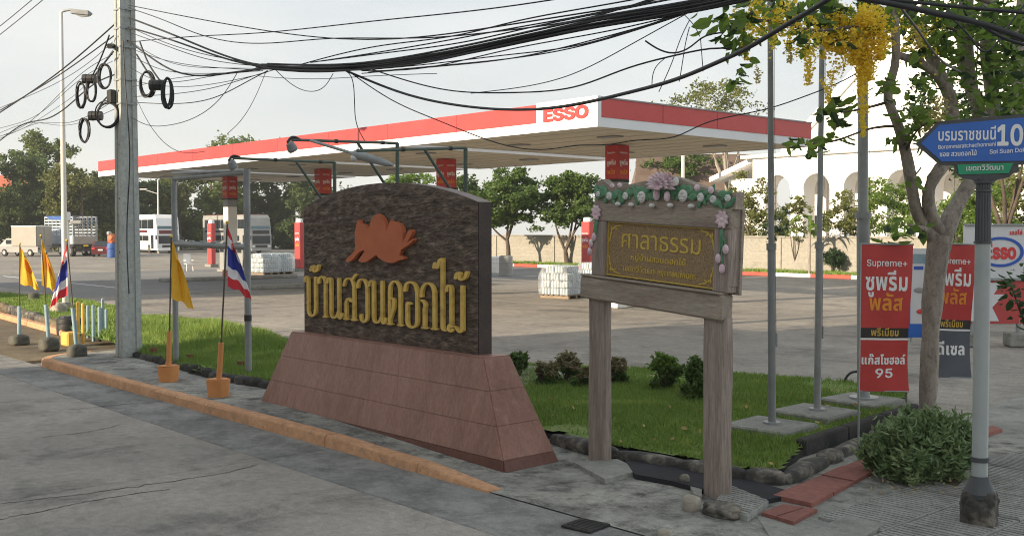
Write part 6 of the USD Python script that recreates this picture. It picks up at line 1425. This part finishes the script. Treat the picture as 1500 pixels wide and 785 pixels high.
# oil company board at the right edge, poster board behind the trunk
E0 = G(1420, 503); E1 = G(1492, 507); d0 = E1 @ FW
t = Thing('company_board', 'white board with a blue oval logo over red and white chevrons at the right edge', 'sign board', tuple((E0 + E1) / 2), heading(RT))
def EB(px, py): return AT(px, py, d0)
o = EB(1416, 478); ux = RT; k = d0 / FPX
def board(x0, y0, x1, y1, y, th, mat, name):  # survey pixels to the board's own plane
    a, b_ = EB(x0, y0), EB(x1, y1); Lx = (b_ - a) @ RT; m = cbox((0, 0, 0), (Lx, th, a[2] - b_[2]), heading(RT), .006); c = (a + b_) / 2 - FW * y; m.apply_translation(c); t.add(name, m, mat)
board(1412, 330, 1560, 408, 0, .08, 'fascia_white', 'upper_board'); board(1412, 410, 1560, 474, 0, .07, 'fascia_red', 'lower_board')
board(1412, 328, 1560, 331, .02, .12, 'galv', 'top_rail'); board(1412, 407, 1560, 411, .02, .12, 'galv', 'middle_rail')
def on_board(poly_px, name, mat, off): # polygon given in board pixels
    pts = [EB(x, y) for x, y in poly_px.exterior.coords][:-1]; sx = [(p - o) @ RT for p in pts]; sz = [p[2] for p in pts]; holes = [[((EB(x, y) - o) @ RT, EB(x, y)[2]) for x, y in r.coords] for r in poly_px.interiors]
    m = extr(Polygon(list(zip(sx, sz)), holes).buffer(0), .012); v = np.array(m.vertices)
    t.add(name, trimesh.Trimesh(np.outer(v[:, 0], RT) + np.array([o[0], o[1], 0]) + np.outer(v[:, 1], [0, 0, 1.0]) - np.outer(v[:, 2] + off, FW), m.faces, process=False), mat)
el = affinity.scale(Point(1464, 369).buffer(1, 32), 34, 22); on_board(el.difference(affinity.scale(el, .86, .82)), 'oval_ring', 'esso_blue', .042)
g = text('Esso', 1, latin=True, bold=4); bb = g.bounds; g = affinity.scale(affinity.translate(g, -bb[0], -bb[1]), 46 / (bb[2] - bb[0]), -23 / (bb[3] - bb[1]), origin=(0, 0)); g = affinity.translate(g, 1441, 380)
for q in getattr(g, 'geoms', [g]): on_board(q, 'logo_letter', 'esso_red', .042)
g = text('เอสโซ่', 1, 600); bb = g.bounds; g = affinity.scale(affinity.translate(g, -bb[0], -bb[1]), 18 / (bb[2] - bb[0]), -8 / (bb[3] - bb[1]), origin=(0, 0)); g = affinity.translate(g, 1478, 344)
for q in getattr(g, 'geoms', [g]): on_board(q, 'small_print', 'esso_red', .042)
for pl_ in ([(1420, 414), (1466, 414), (1454, 431), (1470, 431), (1452, 450), (1462, 470), (1420, 470)], [(1520, 414), (1556, 414), (1556, 470), (1520, 470), (1505, 445)]): on_board(Polygon(pl_), 'white_chevron', 'fascia_white', .037)
for px in (1424, 1492, 1552):
    q = G(px, 506); q = EB(px, 470); t.add('leg', cyl([q[0], q[1], 0], [q[0], q[1], EB(px, 330)[2]] + FW * .06, .05, 10), 'galv', 30); t.add('leg_block', cbox([q[0], q[1], .15], (.5, .5, .3), 40, .03), 'slab_grey')
P0_ = G(1333, 500); dP = P0_ @ FW
t = Thing('poster_board', 'blue and white poster board standing behind the tree trunk', 'poster board', tuple(P0_), heading(RT))
def pb(x0, y0, x1, y1, y, th, mat, name):
    a, b_ = AT(x0, y0, dP), AT(x1, y1, dP); m = cbox((0, 0, 0), ((b_ - a) @ RT, th, a[2] - b_[2]), heading(RT)); m.apply_translation((a + b_) / 2 - FW * y); t.add(name, m, mat)
pb(1330, 364, 1366, 494, 0, .04, 'fascia_white', 'panel'); pb(1330, 364, 1332, 494, .025, .03, 'sign_blue', 'frame_side'); pb(1330, 474, 1366, 494, .024, .02, 'sign_blue', 'blue_foot'); pb(1336, 372, 1360, 386, .022, .01, 'blue_paint', 'printed_block'); pb(1338, 390, 1352, 395, .022, .01, 'esso_blue', 'printed_block')
for x, y, c_ in ((1346, 425, 'vehicle_grey'), (1350, 456, 'esso_red')):
    q = AT(x, y, dP) - FW * .03; t.add('printed_car', trimesh.Trimesh(sphere((0, 0, 0), (.13, .012, .06), 2).vertices @ np.array([RT, -FW, [0, 0, 1.0]]) + q, sphere((0, 0, 0), 1, 2).faces, process=False), c_, True)
for px in (1334, 1362): q = AT(px, 494, dP); t.add('leg', cyl([q[0], q[1], 0], q, .02, 8), 'galv')
# bent hose loop behind the banner
c = G(1250, 572); t = Thing('bent_pipe', 'bent black pipe loop at the lawn edge left of the red banner', 'pipe', tuple(c)); t.add('pipe', tube(spline([G(1236, 571), AT(1238, 556, c @ FW), AT(1246, 546, c @ FW), AT(1257, 544, c @ FW), AT(1275, 545, c @ FW)], 20), .02, 8), 'cable', True)

# ------------------------------------------------------------------ street name sign
S0 = G(1434, 772); t = Thing('street_sign', 'blue arrow street name sign over a green plate on a grey pole', 'street sign', tuple(S0))
dS = S0 @ FW; top_c = AT(1441, 262, dS); ax_ = lambda z: S0 + (top_c - S0) * (z - S0[2]) / (top_c[2] - S0[2])
t.add('plinth', lump(S0 + [0, 0, .12], (.29, .29, .44), 12, 5, .3, 4), 'edging', True)
zc1 = AT(1437, 355, dS)[2]
t.add('pole_shoe', tube([ax_(.26), ax_(.3), ax_(.4), ax_(.44)], [.125, .13, .085, .075], 18), 'sign_frame', 30)
n = 16; b = MB()
for k in range(n):
    a = 2 * np.pi * k / n; o_ = np.array([math.cos(a), math.sin(a), 0])
    b.add(tube([ax_(.42) + o_ * .058, ax_(zc1) + o_ * .056], .013, 6))
t.add('pole', tube([ax_(.4), ax_(zc1)], [.064, .062], 18), 'post_grey', 30)
t.add('pole_band', tube([ax_(.56), ax_(.6)], .073, 18), 'sign_frame', 30)
b = MB()
for k in range(n):
    a = 2 * np.pi * k / n; o_ = np.array([math.cos(a), math.sin(a), 0]); b.add(tube([ax_(zc1) + o_ * .052, ax_(top_c[2] - .02) + o_ * .046], .012, 6))
t.add('upper_pole', tube([ax_(zc1), ax_(top_c[2])], [.058, .05], 18), 'sign_frame', 30); t.add('upper_flutes', b, 'sign_frame', 30)
for z, r in ((zc1, .072), (top_c[2] - .1, .066), (top_c[2] - .03, .075)): t.add('pole_ring', tube([ax_(z - .012), ax_(z - .008), ax_(z + .008), ax_(z + .012)], [r * .85, r, r, r * .85], 18), 'sign_frame', 30)
# sign blades: vertical plane, the right end nearer the viewer and rising
sd = RT * math.cos(math.radians(18)) - FW * math.sin(math.radians(18)); nS = np.cross(sd, [0, 0, 1.0])  # out of the face, to the viewer
O = AT(1441, 240, dS) + nS * .0
def spt(px, py):   # survey point on the blade plane
    r = ray(px, py); p = EYE + r * ((O - EYE) @ nS) / (r @ nS); return (p - O) @ sd, p[2] - O[2]
def blade(poly, th, y, name, mat):
    m = extr(poly, th); v = np.array(m.vertices); t.add(name, trimesh.Trimesh(O + np.outer(v[:, 0], sd) + np.outer(v[:, 1], [0, 0, 1.0]) + np.outer(v[:, 2] + y, nS), m.faces, process=False), mat)
outer = Polygon([spt(*p) for p in [(1343, 211), (1374, 180), (1500, 169), (1560, 164), (1560, 241), (1500, 240), (1378, 241)]])
blade(outer.buffer(.008), .05, -.03, 'blade_frame', 'sign_frame'); blade(outer.buffer(-.022, join_style=2), .008, .021, 'blue_face', 'sign_blue')
gp_ = Polygon([spt(*p) for p in [(1396, 240), (1492, 239), (1492, 252), (1484, 254), (1478, 260), (1462, 263), (1452, 268), (1432, 268), (1424, 263), (1410, 261), (1400, 254)]])
blade(gp_, .045, -.03, 'plate_frame', 'sign_frame'); blade(Polygon([spt(*p) for p in [(1402, 241.5), (1484, 239), (1477, 254), (1404, 256)]]), .006, .016, 'green_face', 'sign_green')
def words(s, x0, yb0, x1, yb1, hpx, mat='print_white', latin=False, wg=600, y=.029, bold=0):
    a, b_ = np.array(spt(x0, yb0)), np.array(spt(x1, yb1)); hgt = spt(x0, yb0 - hpx)[1] - a[1]
    g = text(s, hgt, wg, 100, latin=latin, width=(b_ - a)[0], bold=bold); sl = (b_ - a)[1] / (b_ - a)[0]
    g = affinity.affine_transform(g, [1, 0, sl, 1, a[0], a[1]]); blade(g, .003, y, 'white_lettering', mat)
words('บรมราชชนนี', 1374, 207, 1458, 205, 15, wg=600)
words('105', 1460, 213, 1518, 212, 28, latin=True, bold=3)
words('Borommaratchachonnani', 1374, 219, 1458, 214, 5.5, latin=True, bold=1)
words('ซอย สวนดอกไม้', 1376, 230, 1430, 228, 6, wg=600)
words('Soi Suan Dok Mai', 1449, 226, 1518, 222, 6, latin=True, bold=1)
words('เขตทวีวัฒนา', 1415, 250.5, 1469, 249, 6.5, wg=500, y=.024)

# ------------------------------------------------------------------ hazy evening air
LOOK['haze'] = usdkit.material(stage, '/World/Looks/haze', {'v': ('principled_volume', {'color': (.97, .97, .96), 'density': .00045, 'anisotropy': .3})}, [], volume='v.volume')
top('haze', bx(-260, 320, -300, 380, -1.6, 21), 'haze', kind='stuff')
